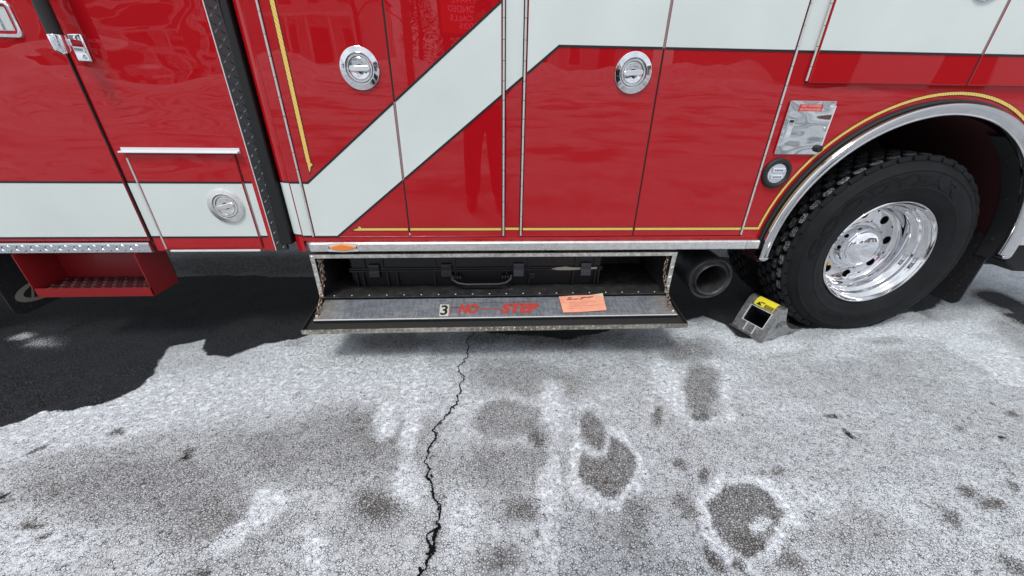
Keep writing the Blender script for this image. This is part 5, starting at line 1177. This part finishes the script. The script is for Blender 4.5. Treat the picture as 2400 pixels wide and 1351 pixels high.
# clothing shells just outside the body
Vj = [pv(0, 0, .93)] + V[1:4] + [pv(0, -.01, 1.49)] + V[15:]; Ej = [(0, 1), (1, 2), (2, 3), (3, 4), (3, 5), (5, 6), (6, 7), (3, 8), (8, 9), (9, 10)]
skinned('jacket', Vj, Ej, [(.185, .14), (.175, .13), (.19, .14), (.17, .12), (.085, .085), .082, .066, .047, .082, .066, .047], jack, pe)
Vt = [pv(0, 0, 1.05), pv(0, 0, .96), pv(-.105, 0, .84), V[8], pv(-.147, -.02, .075), pv(.105, 0, .84), V[12], pv(.142, 0, .075)]; skinned('jeans', Vt, [(0, 1), (1, 2), (2, 3), (3, 4), (1, 5), (5, 6), (6, 7)], [(.185, .14), (.19, .14), (.115, .125), .094, .082, (.115, .125), .094, .082], jean, pe)
mb = MB()
for a, b in ((V[9], V[10]), (V[13], V[14])): mb.tube([Vector(a) + Vector((0, -.06, -.03)), Vector(a) + Vector((0, 0, -.02)), Vector(b) + Vector((0, 0, .0)), Vector(b) + Vector((.005, .07, -.008))], [.045, .055, .048, .03], 14)
mb.build('shoes', 'rubber', pe, smooth=True)
hd = MB(); hfn = lambda r_, h, a: (px_ + r_ * math.cos(a) * .78, py_ + .035 + r_ * math.sin(a) * .95 + (.012 if math.sin(a) > .9 and h < .02 else 0), pz + 1.66 + h)
hd.lathe([(0, -.115), (.045, -.108), (.070, -.07), (.085, -.02), (.092, .03), (.086, .08), (.060, .112), (.0, .125)], hfn, 28)
hd.build('head', skin_, pe, smooth=True)
MB().tube([pv(0, .122, 1.675), pv(0, .142, 1.645), pv(0, .128, 1.632)], [.007, .013, .008], 10).build('nose', skin_, pe, smooth=True)
mb = MB()
for s_ in (-1, 1): mb.lathe([(.011, 0), (.008, .006), (0, .008)], lambda r_, h, a: (px_ + s_ * .031 + r_ * math.cos(a), py_ + .116 + h, pz + 1.683 + r_ * .6 * math.sin(a)), 12)
mb.build('eyes', 'black', pe)
mb = MB(); mb.tube([pv(-.022, .118, 1.605), pv(0, .127, 1.603), pv(.022, .118, 1.605)], [.003, .005, .003], 8); mb.build('mouth', mat('lips', (.35, .12, .10), .5), pe)
mb = MB()
for s_ in (-1, 1): mb.tube([pv(s_ * .076, .03, 1.64), pv(s_ * .084, .02, 1.665), pv(s_ * .078, .03, 1.69)], [.006, .011, .007], 8)
mb.build('ears', skin_, pe, smooth=True)
hr_ = MB(); hr_.lathe([(.101, .02), (.100, .06), (.088, .105), (.05, .132), (.0, .138)], lambda r_, h, a: (px_ + r_ * math.cos(a) * .80, py_ + .028 + r_ * math.sin(a) * .93, pz + 1.66 + h), 28, R(0), R(360)); hr_.build('hair', mat('dark_hair', (.02, .014, .01), .8), pe, smooth=True)
ph = thing('mobile_phone', (px_, -1.862, 1.255), 'black phone held up in both hands', 'phone')
MB().obox((-.1425, -1.862, 1.222), (.165, 0, 0), (0, .0035, -.007), (0, .033, .066)).build('phone_body', 'black', ph, bev=.002)
for s_ in (-1, 1):
    hv = [(px_ + s_ * .085, -1.925, 1.225), (px_ + s_ * .094, -1.89, 1.238), (px_ + s_ * .092, -1.872, 1.252)]; he = [(0, 1), (1, 2)]; hr2 = [(.024, .03), (.026, .03), (.016, .022)]
    for k in range(4):   # fingers behind the phone
        b0 = len(hv); zz = 1.232 + .013 * k; hv += [(px_ + s_ * .090, -1.876, zz), (px_ + s_ * (.070), -1.848 + .0, zz + .006), (px_ + s_ * (.048 + .004 * abs(k - 1.5)), -1.8475, zz + .009)]; he += [(2, b0), (b0, b0 + 1), (b0 + 1, b0 + 2)]; hr2 += [.0085, .0078, .0062]
    b0 = len(hv); hv += [(px_ + s_ * .080, -1.890, 1.228), (px_ + s_ * .062, -1.884, 1.244), (px_ + s_ * .050, -1.876, 1.258)]; he += [(1, b0), (b0, b0 + 1), (b0 + 1, b0 + 2)]; hr2 += [.012, .010, .008]
    skinned('hand', hv, he, hr2, skin_, pe, 0, 1)

for o in list(sc.objects):
    if '_w' in o: del o['_w']
